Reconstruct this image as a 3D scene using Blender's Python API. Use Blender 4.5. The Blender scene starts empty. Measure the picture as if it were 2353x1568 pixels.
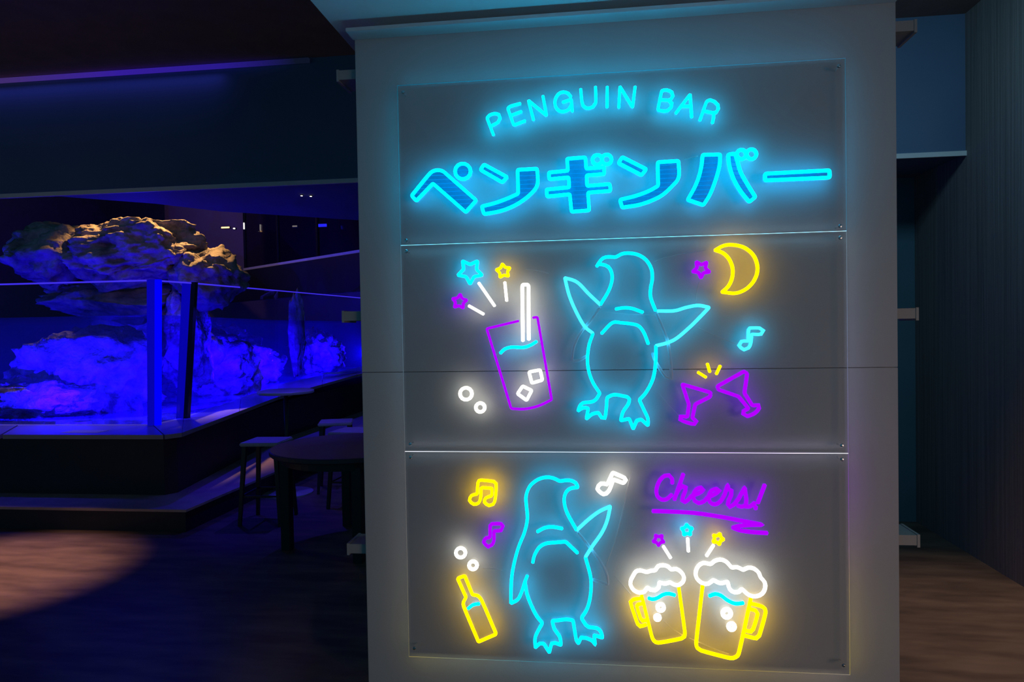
import bpy, bmesh, math, random
from mathutils import Vector, Matrix, noise

# ------------------------------------------------------------------ camera, light, exposure
C = bpy.context.scene.collection
scn = bpy.context.scene
cam_d = bpy.data.cameras.new('camera')
cam_d.sensor_fit = 'HORIZONTAL'; cam_d.sensor_width = 36.0
cam_d.lens = 1571.0 / 2353.0 * 36.0
cam_d.clip_start = 0.05; cam_d.clip_end = 100
cam = bpy.data.objects.new('camera', cam_d); C.objects.link(cam)
def camera_matrix(yaw, pitch, roll, pos):
    m = Matrix.Rotation(yaw, 4, 'Z') @ Matrix.Rotation(math.pi/2 - pitch, 4, 'X') @ Matrix.Rotation(roll, 4, 'Z')
    return Matrix.Translation(pos) @ m
cam.matrix_world = camera_matrix(0.11989, 0.01949, -0.01733, (0, 0, 1.6))
scn.camera = cam

scn.view_settings.view_transform = 'Standard'
scn.view_settings.look = 'None'
scn.view_settings.exposure = 0.0
scn.view_settings.gamma = 1.0
scn.view_settings.use_curve_mapping = False
scn.cycles.use_denoising = True
scn.cycles.max_bounces = 8
scn.cycles.transparent_max_bounces = 24
scn.cycles.caustics_reflective = False
scn.cycles.caustics_refractive = False
scn.cycles.sample_clamp_indirect = 4.0

w = bpy.data.worlds.new('night'); scn.world = w; w.use_nodes = True
w.node_tree.nodes['Background'].inputs[0].default_value = (0.018, 0.094, 0.152, 1)
w.node_tree.nodes['Background'].inputs[1].default_value = 1.0

def light(name, kind, loc, target, energy, color, size=0.3, size_y=None, spot=None, blend=0.5):
    d = bpy.data.lights.new(name, kind); d.energy = energy; d.color = color
    if kind == 'AREA':
        d.size = size
        if size_y: d.shape = 'RECTANGLE'; d.size_y = size_y
    else:
        d.shadow_soft_size = size
    if kind == 'SPOT':
        d.spot_size = spot; d.spot_blend = blend
    o = bpy.data.objects.new(name, d); C.objects.link(o)
    o.location = loc
    o.rotation_euler = (Vector(target) - Vector(loc)).to_track_quat('-Z', 'Y').to_euler()
    return o
# dim warm lamp of the hall, behind the viewer on the right
light('hall_lamp', 'AREA', (4.5, -2.7, 0.8), (1.2, 2.4, 0.30), 7.5, (1.0, 0.60, 0.42), 2.6).data.spread = math.radians(60)
# added teal and warm fills brightening the passage right of the sign
light('passage_fill', 'AREA', (1.75, 3.4, 3.62), (1.85, 4.6, 1.5), 12.0, (0.34, 0.80, 1.0), 0.5)
light('passage_floor_fill', 'SPOT', (2.25, 3.3, 3.6), (2.2, 3.5, 0), 200, (1.0, 0.62, 0.42), 0.05, spot=math.radians(50), blend=1.0)
# warm downlight that makes the pool of light on the floor left
light('floor_downlight', 'SPOT', (-4.1, 4.1, 3.6), (-4.15, 4.12, 0), 680, (1.0, 0.50, 0.36), 0.03, spot=math.radians(34), blend=0.9)
# warm accents on the rocks
light('rock_downlight', 'SPOT', (-5.6, 8.8, 5.3), (-5.5, 8.0, 2.8), 1700, (1.0, 0.52, 0.16), 0.05, spot=math.radians(44), blend=0.7)
light('rock_accent', 'SPOT', (-3.2, 5.9, 2.6), (-5.2, 7.7, 2.4), 12, (1.0, 0.50, 0.42), 0.03, spot=math.radians(40), blend=0.9)
light('far_wall_fill', 'POINT', (-8.0, 13.0, 5.6), (0, 0, 0), 45, (1.0, 0.62, 0.62), 0.2)  # added fill that warms and brightens the far wall
# blue pool lights under the water
BLUE = (0.010, 0.0002, 1.0)
def pool(loc, e, out=(0, 1)):
    light('pool_light', 'SPOT', loc, (loc[0] + out[0], loc[1] + out[1], loc[2] - 0.12), e, BLUE, 0.0, spot=math.radians(178), blend=0.15)
pool((-4.75, 6.50, 1.00), 80)
pool((-5.6, 6.42, 0.98), 95)
pool((-6.6, 6.42, 0.98), 95)
pool((-8.0, 6.42, 0.98), 120)
pool((-4.58, 7.4, 1.00), 80, (-1, 0.2))
pool((-4.80, 8.6, 1.20), 90, (-1, 0.2))
pool((-4.98, 9.6, 1.00), 90, (-1, 0.2))
pool((-5.14, 10.7, 1.02), 160, (-1, 0.1))
pool((-5.00, 12.6, 1.05), 190, (-1, -0.1))
pool((-4.96, 14.4, 1.10), 170, (-1, -0.1))
pool((-7.3, 9.6, 1.30), 240, (0, 1))
# added blue spots standing in for pool glow on rocks, bulkhead, counter and seats
light('blue_fill', 'SPOT', (-4.6, 6.5, 2.2), (-4.0, 5.3, 2.75), 18.0, BLUE, 0.03, spot=math.radians(150), blend=0.6)
light('blue_fill', 'SPOT', (-3.95, 6.6, 2.0), (-3.85, 6.5, 0), 34, (0.03, 0.008, 1.0), 0.0, spot=math.radians(104), blend=0.8)
light('blue_fill', 'SPOT', (-4.35, 9.6, 2.0), (-4.2, 9.6, 0), 60, (0.03, 0.008, 1.0), 0.0, spot=math.radians(110), blend=0.8)
light('blue_fill', 'SPOT', (-2.6, 6.0, 2.66), (-2.6, 5.9, 0), 62, (0.06, 0.03, 1.0), 0.0, spot=math.radians(62), blend=0.8)
light('blue_fill', 'SPOT', (-5.2, 5.75, 1.9), (-5.2, 5.75, 0), 24, (0.03, 0.008, 1.0), 0.0, spot=math.radians(100), blend=0.8)
light('cove_light', 'AREA', (-4.6, 4.93, 3.60), (-4.6, 4.97, 2.7), 1.0, (0.12, 0.12, 1.0), 3.6, 0.03)
light('blue_fill', 'SPOT', (-5.4, 6.0, 2.30), (-5.6, 8.0, 2.4), 9, (0.10, 0.02, 1.0), 0.03, spot=math.radians(110), blend=0.6)

# ------------------------------------------------------------------ helpers
def tag(o, label=None, cat=None, group=None, kind=None):
    if label: o['label'] = label
    if cat: o['category'] = cat
    if group: o['group'] = group
    if kind: o['kind'] = kind
    return o
def empty(name, loc, label, cat, group=None, rz=0):
    o = bpy.data.objects.new(name, None); C.objects.link(o)
    o.empty_display_size = 0.05
    o.location = loc; o.rotation_euler = (0, 0, rz)
    return tag(o, label, cat, group)
def link(name, me, m, parent=None):
    o = bpy.data.objects.new(name, me); C.objects.link(o)
    if m is not None: me.materials.append(m)
    if parent is not None: o.parent = parent
    return o
def from_bm(name, bm, m, parent=None, smooth=False):
    me = bpy.data.meshes.new(name)
    bmesh.ops.recalc_face_normals(bm, faces=bm.faces)
    if smooth:
        for f in bm.faces: f.smooth = True
    bm.to_mesh(me); bm.free()
    return link(name, me, m, parent)
def add_box(bm, x0, x1, y0, y1, z0, z1, bev=0.0):
    vs = [bm.verts.new(p) for p in ((x0,y0,z0),(x1,y0,z0),(x1,y1,z0),(x0,y1,z0),(x0,y0,z1),(x1,y0,z1),(x1,y1,z1),(x0,y1,z1))]
    fs = [bm.faces.new([vs[i] for i in q]) for q in ((3,2,1,0),(4,5,6,7),(0,1,5,4),(1,2,6,5),(2,3,7,6),(3,0,4,7))]
    if bev > 0:
        es = list({e for f in fs for e in f.edges})
        bmesh.ops.bevel(bm, geom=es, offset=bev, segments=2, affect='EDGES')
def box(name, x0, x1, y0, y1, z0, z1, m, parent=None, bev=0.0):
    bm = bmesh.new(); add_box(bm, x0, x1, y0, y1, z0, z1, bev)
    return from_bm(name, bm, m, parent)
def add_prism(bm, pts, z0, z1):
    """pts: (x, y) or (x, y, dz) outline extruded from z0 to z1"""
    n = len(pts)
    lo = [bm.verts.new((p[0], p[1], z0 + (p[2] if len(p) > 2 else 0))) for p in pts]
    hi = [bm.verts.new((p[0], p[1], z1 + (p[2] if len(p) > 2 else 0))) for p in pts]
    bm.faces.new(lo[::-1]); bm.faces.new(hi)
    for i in range(n):
        j = (i + 1) % n
        bm.faces.new((lo[i], lo[j], hi[j], hi[i]))
def add_lathe(bm, prof, n=40, cx=0, cy=0):
    rings = []
    for r, z in prof:
        rings.append([bm.verts.new((cx + r*math.cos(2*math.pi*i/n), cy + r*math.sin(2*math.pi*i/n), z)) for i in range(n)])
    for a, b in zip(rings, rings[1:]):
        for i in range(n):
            j = (i+1) % n
            bm.faces.new((a[i], a[j], b[j], b[i]))
    bm.faces.new(rings[0][::-1]); bm.faces.new(rings[-1])
def add_bar(bm, a, b, wa, wb=None, n=4):
    """tapering bar from a to b with n sides"""
    a, b = Vector(a), Vector(b); wb = wb or wa
    t = (b - a).normalized(); u = t.cross(Vector((0, 1, 0.01))).normalized(); v = t.cross(u)
    off = math.pi/4 if n == 4 else 0
    ra = [bm.verts.new(a + wa*(u*math.cos(off+2*math.pi*i/n) + v*math.sin(off+2*math.pi*i/n))) for i in range(n)]
    rb = [bm.verts.new(b + wb*(u*math.cos(off+2*math.pi*i/n) + v*math.sin(off+2*math.pi*i/n))) for i in range(n)]
    for i in range(n):
        j = (i+1) % n
        bm.faces.new((ra[i], ra[j], rb[j], rb[i]))
    bm.faces.new(ra[::-1]); bm.faces.new(rb)

# ------------------------------------------------------------------ materials
def nodes(name):
    m = bpy.data.materials.new(name); m.use_nodes = True
    nt = m.node_tree; nt.nodes.clear()
    out = nt.nodes.new('ShaderNodeOutputMaterial')
    return m, nt, out
def paint(name, col, rough=0.6, var=0.12, scale=6.0, bump=0.0, bscale=60.0, stretch=None, metal=0.0, spec=0.5):
    m, nt, out = nodes(name)
    p = nt.nodes.new('ShaderNodeBsdfPrincipled')
    tc = nt.nodes.new('ShaderNodeTexCoord'); mp = nt.nodes.new('ShaderNodeMapping')
    if stretch: mp.inputs['Scale'].default_value = stretch
    nt.links.new(tc.outputs['Object'], mp.inputs[0])
    nz = nt.nodes.new('ShaderNodeTexNoise'); nz.inputs['Scale'].default_value = scale; nz.inputs['Detail'].default_value = 5
    nt.links.new(mp.outputs[0], nz.inputs['Vector'])
    rp = nt.nodes.new('ShaderNodeValToRGB')
    rp.color_ramp.elements[0].position = 0.3; rp.color_ramp.elements[1].position = 0.7
    rp.color_ramp.elements[0].color = tuple(c*(1-var) for c in col) + (1,)
    rp.color_ramp.elements[1].color = tuple(min(1, c*(1+var)) for c in col) + (1,)
    nt.links.new(nz.outputs[0], rp.inputs[0]); nt.links.new(rp.outputs[0], p.inputs['Base Color'])
    p.inputs['Roughness'].default_value = rough; p.inputs['Metallic'].default_value = metal
    p.inputs['Specular IOR Level'].default_value = spec
    if bump > 0:
        n2 = nt.nodes.new('ShaderNodeTexNoise'); n2.inputs['Scale'].default_value = bscale; n2.inputs['Detail'].default_value = 6
        nt.links.new(mp.outputs[0], n2.inputs['Vector'])
        b = nt.nodes.new('ShaderNodeBump'); b.inputs['Strength'].default_value = bump; b.inputs['Distance'].default_value = 0.02
        nt.links.new(n2.outputs[0], b.inputs['Height']); nt.links.new(b.outputs[0], p.inputs['Normal'])
    nt.links.new(p.outputs[0], out.inputs[0])
    return m
def glow(name, col):
    m, nt, out = nodes(name)
    e = nt.nodes.new('ShaderNodeEmission'); e.inputs[0].default_value = tuple(col) + (1,); e.inputs[1].default_value = 1.0
    nt.links.new(e.outputs[0], out.inputs[0])
    return m
def glow_ramp(name, axis, lo, hi, stops, inward=1.0):
    """emission put in for light leaving an edge, colour changing along one world axis"""
    m, nt, out = nodes(name)
    g = nt.nodes.new('ShaderNodeNewGeometry'); s = nt.nodes.new('ShaderNodeSeparateXYZ')
    r = nt.nodes.new('ShaderNodeMapRange'); r.inputs[1].default_value = lo; r.inputs[2].default_value = hi
    rp = nt.nodes.new('ShaderNodeValToRGB'); e = nt.nodes.new('ShaderNodeEmission')
    nt.links.new(g.outputs['Position'], s.inputs[0]); nt.links.new(s.outputs['XYZ'.index(axis)], r.inputs[0])
    nt.links.new(r.outputs[0], rp.inputs[0]); nt.links.new(rp.outputs[0], e.inputs[0])
    mx = max(max(c) for _, c in stops)
    els = rp.color_ramp.elements
    while len(els) < len(stops): els.new(0.5)
    for el, (pos, c) in zip(els, stops):
        el.position = pos; el.color = tuple(v / mx for v in c) + (1,)
    e.inputs[1].default_value = mx
    if inward < 1.0:                                   # most of the guided light leaves outwards
        k = nt.nodes.new('ShaderNodeMapRange'); k.inputs[3].default_value = mx; k.inputs[4].default_value = mx*inward
        nt.links.new(g.outputs['Backfacing'], k.inputs[0]); nt.links.new(k.outputs[0], e.inputs[1])
    nt.links.new(e.outputs[0], out.inputs[0])
    return m
def clear(name, tint, ior=1.49, rough=0.02, extra=0.0):
    m, nt, out = nodes(name)
    t = nt.nodes.new('ShaderNodeBsdfTransparent'); t.inputs[0].default_value = tuple(tint) + (1,)
    g = nt.nodes.new('ShaderNodeBsdfGlossy'); g.inputs['Roughness'].default_value = rough
    f = nt.nodes.new('ShaderNodeLayerWeight'); f.inputs[0].default_value = 0.5
    pw = nt.nodes.new('ShaderNodeMath'); pw.operation = 'POWER'; pw.inputs[1].default_value = 5.0
    a = nt.nodes.new('ShaderNodeMath'); a.operation = 'MULTIPLY_ADD'; a.inputs[1].default_value = 0.6
    a.inputs[2].default_value = ((ior - 1)/(ior + 1))**2*0.6 + extra
    nt.links.new(f.outputs['Facing'], pw.inputs[0])
    mx = nt.nodes.new('ShaderNodeMixShader')
    nt.links.new(pw.outputs[0], a.inputs[0]); nt.links.new(a.outputs[0], mx.inputs[0])
    nt.links.new(t.outputs[0], mx.inputs[1]); nt.links.new(g.outputs[0], mx.inputs[2])
    nt.links.new(mx.outputs[0], out.inputs[0])
    return m
def frosted(name, col, opacity):
    """milky silicone: part clear, part scattering to both sides"""
    m, nt, out = nodes(name)
    t = nt.nodes.new('ShaderNodeBsdfTransparent')
    d = nt.nodes.new('ShaderNodeBsdfDiffuse'); d.inputs[0].default_value = tuple(col) + (1,)
    l = nt.nodes.new('ShaderNodeBsdfTranslucent'); l.inputs[0].default_value = tuple(col) + (1,)
    half = nt.nodes.new('ShaderNodeMixShader'); half.inputs[0].default_value = 0.5
    nt.links.new(d.outputs[0], half.inputs[1]); nt.links.new(l.outputs[0], half.inputs[2])
    mx = nt.nodes.new('ShaderNodeMixShader'); mx.inputs[0].default_value = opacity
    nt.links.new(t.outputs[0], mx.inputs[1]); nt.links.new(half.outputs[0], mx.inputs[2]); nt.links.new(mx.outputs[0], out.inputs[0])
    return m
def water_material():
    m, nt, out = nodes('pool_water')
    t = nt.nodes.new('ShaderNodeBsdfTransparent'); t.inputs[0].default_value = (0.72, 0.78, 1.0, 1)
    g = nt.nodes.new('ShaderNodeBsdfGlossy'); g.inputs['Roughness'].default_value = 0.03
    geo = nt.nodes.new('ShaderNodeNewGeometry'); s = nt.nodes.new('ShaderNodeSeparateXYZ')
    up = nt.nodes.new('ShaderNodeMath'); up.operation = 'ABSOLUTE'
    nt.links.new(geo.outputs['True Normal'], s.inputs[0]); nt.links.new(s.outputs[2], up.inputs[0])
    th = nt.nodes.new('ShaderNodeMath'); th.operation = 'GREATER_THAN'; th.inputs[1].default_value = 0.7
    nt.links.new(up.outputs[0], th.inputs[0])
    mul = nt.nodes.new('ShaderNodeMath'); mul.operation = 'MULTIPLY'          # seen from below, the surface mirrors
    nt.links.new(th.outputs[0], mul.inputs[0]); nt.links.new(geo.outputs['Backfacing'], mul.inputs[1])
    ma = nt.nodes.new('ShaderNodeMath'); ma.operation = 'MULTIPLY_ADD'; ma.inputs[1].default_value = 0.80; ma.inputs[2].default_value = 0.006
    nt.links.new(mul.outputs[0], ma.inputs[0])
    nz = nt.nodes.new('ShaderNodeTexNoise'); nz.inputs['Scale'].default_value = 2.5
    tc = nt.nodes.new('ShaderNodeTexCoord'); nt.links.new(tc.outputs['Object'], nz.inputs['Vector'])
    b = nt.nodes.new('ShaderNodeBump'); b.inputs['Strength'].default_value = 0.25; b.inputs['Distance'].default_value = 0.05
    nt.links.new(nz.outputs[0], b.inputs['Height']); nt.links.new(b.outputs[0], g.inputs['Normal'])
    mx = nt.nodes.new('ShaderNodeMixShader')
    nt.links.new(ma.outputs[0], mx.inputs[0]); nt.links.new(t.outputs[0], mx.inputs[1]); nt.links.new(g.outputs[0], mx.inputs[2])
    nt.links.new(mx.outputs[0], out.inputs[0])
    v = nt.nodes.new('ShaderNodeVolumeScatter'); v.inputs['Color'].default_value = (0.3, 0.15, 1, 1); v.inputs['Density'].default_value = 0.05
    nt.links.new(v.outputs[0], out.inputs['Volume'])
    return m
def floor_material():
    m, nt, out = nodes('dark_floor')
    p = nt.nodes.new('ShaderNodeBsdfPrincipled')
    tc = nt.nodes.new('ShaderNodeTexCoord'); mp = nt.nodes.new('ShaderNodeMapping')
    mp.inputs['Rotation'].default_value = (0, 0, 0.35); mp.inputs['Scale'].default_value = (1.0, 4.0, 1.0)
    nt.links.new(tc.outputs['Object'], mp.inputs[0])
    nz = nt.nodes.new('ShaderNodeTexNoise'); nz.inputs['Scale'].default_value = 2.2; nz.inputs['Detail'].default_value = 4
    nt.links.new(mp.outputs[0], nz.inputs['Vector'])
    rp = nt.nodes.new('ShaderNodeValToRGB')
    rp.color_ramp.elements[0].position = 0.35; rp.color_ramp.elements[0].color = (0.10, 0.075, 0.065, 1)
    rp.color_ramp.elements[1].position = 0.68; rp.color_ramp.elements[1].color = (0.20, 0.15, 0.12, 1)
    nt.links.new(nz.outputs[0], rp.inputs[0]); nt.links.new(rp.outputs[0], p.inputs['Base Color'])
    p.inputs['Roughness'].default_value = 0.5; p.inputs['Specular IOR Level'].default_value = 0.25
    nt.links.new(p.outputs[0], out.inputs[0])
    return m
def rock_material(name, c0, c1, bump=0.6):
    m, nt, out = nodes(name)
    p = nt.nodes.new('ShaderNodeBsdfPrincipled'); p.inputs['Roughness'].default_value = 0.75
    tc = nt.nodes.new('ShaderNodeTexCoord')
    nz = nt.nodes.new('ShaderNodeTexNoise'); nz.inputs['Scale'].default_value = 4.0; nz.inputs['Detail'].default_value = 10; nz.inputs['Roughness'].default_value = 0.65
    nt.links.new(tc.outputs['Object'], nz.inputs['Vector'])
    rp = nt.nodes.new('ShaderNodeValToRGB')
    rp.color_ramp.elements[0].position = 0.35; rp.color_ramp.elements[0].color = tuple(c0) + (1,)
    rp.color_ramp.elements[1].position = 0.66; rp.color_ramp.elements[1].color = tuple(c1) + (1,)
    nt.links.new(nz.outputs[0], rp.inputs[0]); nt.links.new(rp.outputs[0], p.inputs['Base Color'])
    n2 = nt.nodes.new('ShaderNodeTexNoise'); n2.inputs['Scale'].default_value = 9; n2.inputs['Detail'].default_value = 8
    nt.links.new(tc.outputs['Object'], n2.inputs['Vector'])
    b = nt.nodes.new('ShaderNodeBump'); b.inputs['Strength'].default_value = bump; b.inputs['Distance'].default_value = 0.08
    nt.links.new(n2.outputs[0], b.inputs['Height']); nt.links.new(b.outputs[0], p.inputs['Normal'])
    nt.links.new(p.outputs[0], out.inputs[0])
    return m

M = dict(
    board=paint('grey_board', (0.55, 0.55, 0.56), 0.65, 0.03, 3.0, 0.05, 250),
    cornice=paint('pale_cornice', (0.72, 0.72, 0.73), 0.55, 0.03),
    metal=paint('bracket_metal', (0.42, 0.42, 0.42), 0.5, 0.05),
    soffit=paint('white_soffit', (0.78, 0.79, 0.80), 0.8, 0.04, 2.0),
    ceil=paint('dark_ceiling', (0.34, 0.23, 0.20), 0.9, 0.08),
    bulk=paint('navy_bulkhead', (0.12, 0.17, 0.30), 0.7, 0.08, 1.5),
    trim=paint('pale_trim', (0.85, 0.76, 0.82), 0.5, 0.05),
    wall_r=paint('ribbed_wall', (0.26, 0.22, 0.23), 0.85, 0.25, 6.0, 0.25, 30, (1, 9, 0.12)),
    wall_b=paint('blue_wall', (0.10, 0.20, 0.28), 0.8, 0.08, 2.0),
    far=paint('brown_far_wall', (0.26, 0.17, 0.19), 0.8, 0.1, 0.6),
    black=paint('matt_black', (0.012, 0.013, 0.02), 0.7, 0.2),
    counter=paint('counter_top', (0.34, 0.31, 0.37), 0.32, 0.1, 4.0),
    cabinet=paint('dark_cabinet', (0.02, 0.021, 0.03), 0.6, 0.1),
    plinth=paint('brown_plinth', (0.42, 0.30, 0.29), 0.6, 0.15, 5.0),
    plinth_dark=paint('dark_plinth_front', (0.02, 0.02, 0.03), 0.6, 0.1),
    sand=paint('pool_floor', (0.62, 0.62, 0.66), 0.8, 0.08, 3.0),
    seal=paint('black_sealant', (0.008, 0.008, 0.01), 0.5, 0.1),
    table=paint('dark_laminate', (0.06, 0.055, 0.07), 0.45, 0.1),
    tablepale=paint('grey_laminate', (0.50, 0.47, 0.52), 0.3, 0.08),
    seat=paint('stool_seat', (0.48, 0.42, 0.48), 0.4, 0.12),
    dark_metal=paint('dark_metal', (0.03, 0.03, 0.034), 0.4, 0.1),
    paper=paint('paper', (0.80, 0.74, 0.78), 0.6, 0.06),
    screw=paint('steel', (0.75, 0.75, 0.76), 0.22, 0.03, metal=1.0),
    floor=floor_material(),
    rock=rock_material('brown_rock', (0.10, 0.085, 0.085), (0.42, 0.34, 0.32)),
    wetrock=rock_material('pool_rock', (0.07, 0.055, 0.07), (0.75, 0.58, 0.66), 1.0),
    acrylic=clear('clear_acrylic', (0.985, 0.99, 0.995)),
    glass=clear('tank_glass', (0.90, 0.93, 0.98), 1.25, 0.01),
    gallery=clear('smoked_glass', (0.45, 0.42, 0.48), 1.5, 0.05, 0.06),
    water=water_material(),
    unlit=frosted('unlit_tube', (0.92, 0.94, 0.97), 0.85),
    cable=frosted('clear_cable', (0.9, 0.9, 0.9), 0.7),
    stripe=glow('blue_stripe_glow', (0.0, 0.30, 0.80)),  # tube light caught by the stripes, painted in as emission
    film=clear('blue_film', (0.16, 0.60, 0.86), 1.1),
    spacer=frosted('clear_spacer', (0.9, 0.9, 0.9), 0.3),
    cyan=glow('cyan_neon', (0.0, 3.8, 6.8)),
    cyan_bird=glow('cyan_bird_neon', (0.0, 2.6, 4.7)),
    cyan_pale=glow('pale_cyan_neon', (0.08, 2.8, 4.7)),
    yellow=glow('yellow_neon', (4.6, 2.7, 0.0)),
    white=glow('white_neon', (3.9, 3.7, 3.1)),
    purple=glow('purple_neon', (0.47, 0.0, 2.1)),
)
M['tank_edge_glow'] = glow('blue_pane_edge_glow', (0.05, 0.03, 0.85))  # pool light guided to the pane tops, put in as emission
M['corner_dim_glow'] = glow('blue_pane_corner_glow', (0.002, 0.001, 0.42))  # blue light inside the glass corners, painted as dim and bright emission
M['corner_bright_glow'] = glow('bright_pane_corner_glow', (0.0, 0.0, 1.1))
M['led'] = glow_ramp('violet_led', 'X', -4.6, -2.2, [(0, (0.05, 0.025, 0.16)), (0.4, (0.034, 0.012, 0.32)), (0.75, (0.022, 0.010, 0.26)), (1, (0.004, 0.007, 0.02))])
M['lamp_warm'] = glow('warm_lamp', (3.0, 1.6, 0.6))
M['lamp_white'] = glow('white_lamp', (2.5, 2.3, 2.0))
M['lamp_blue'] = glow('blue_lamp', (0.02, 0.02, 0.9))
M['lamp_dim'] = glow('dim_lamp', (0.16, 0.14, 0.14))


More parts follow.
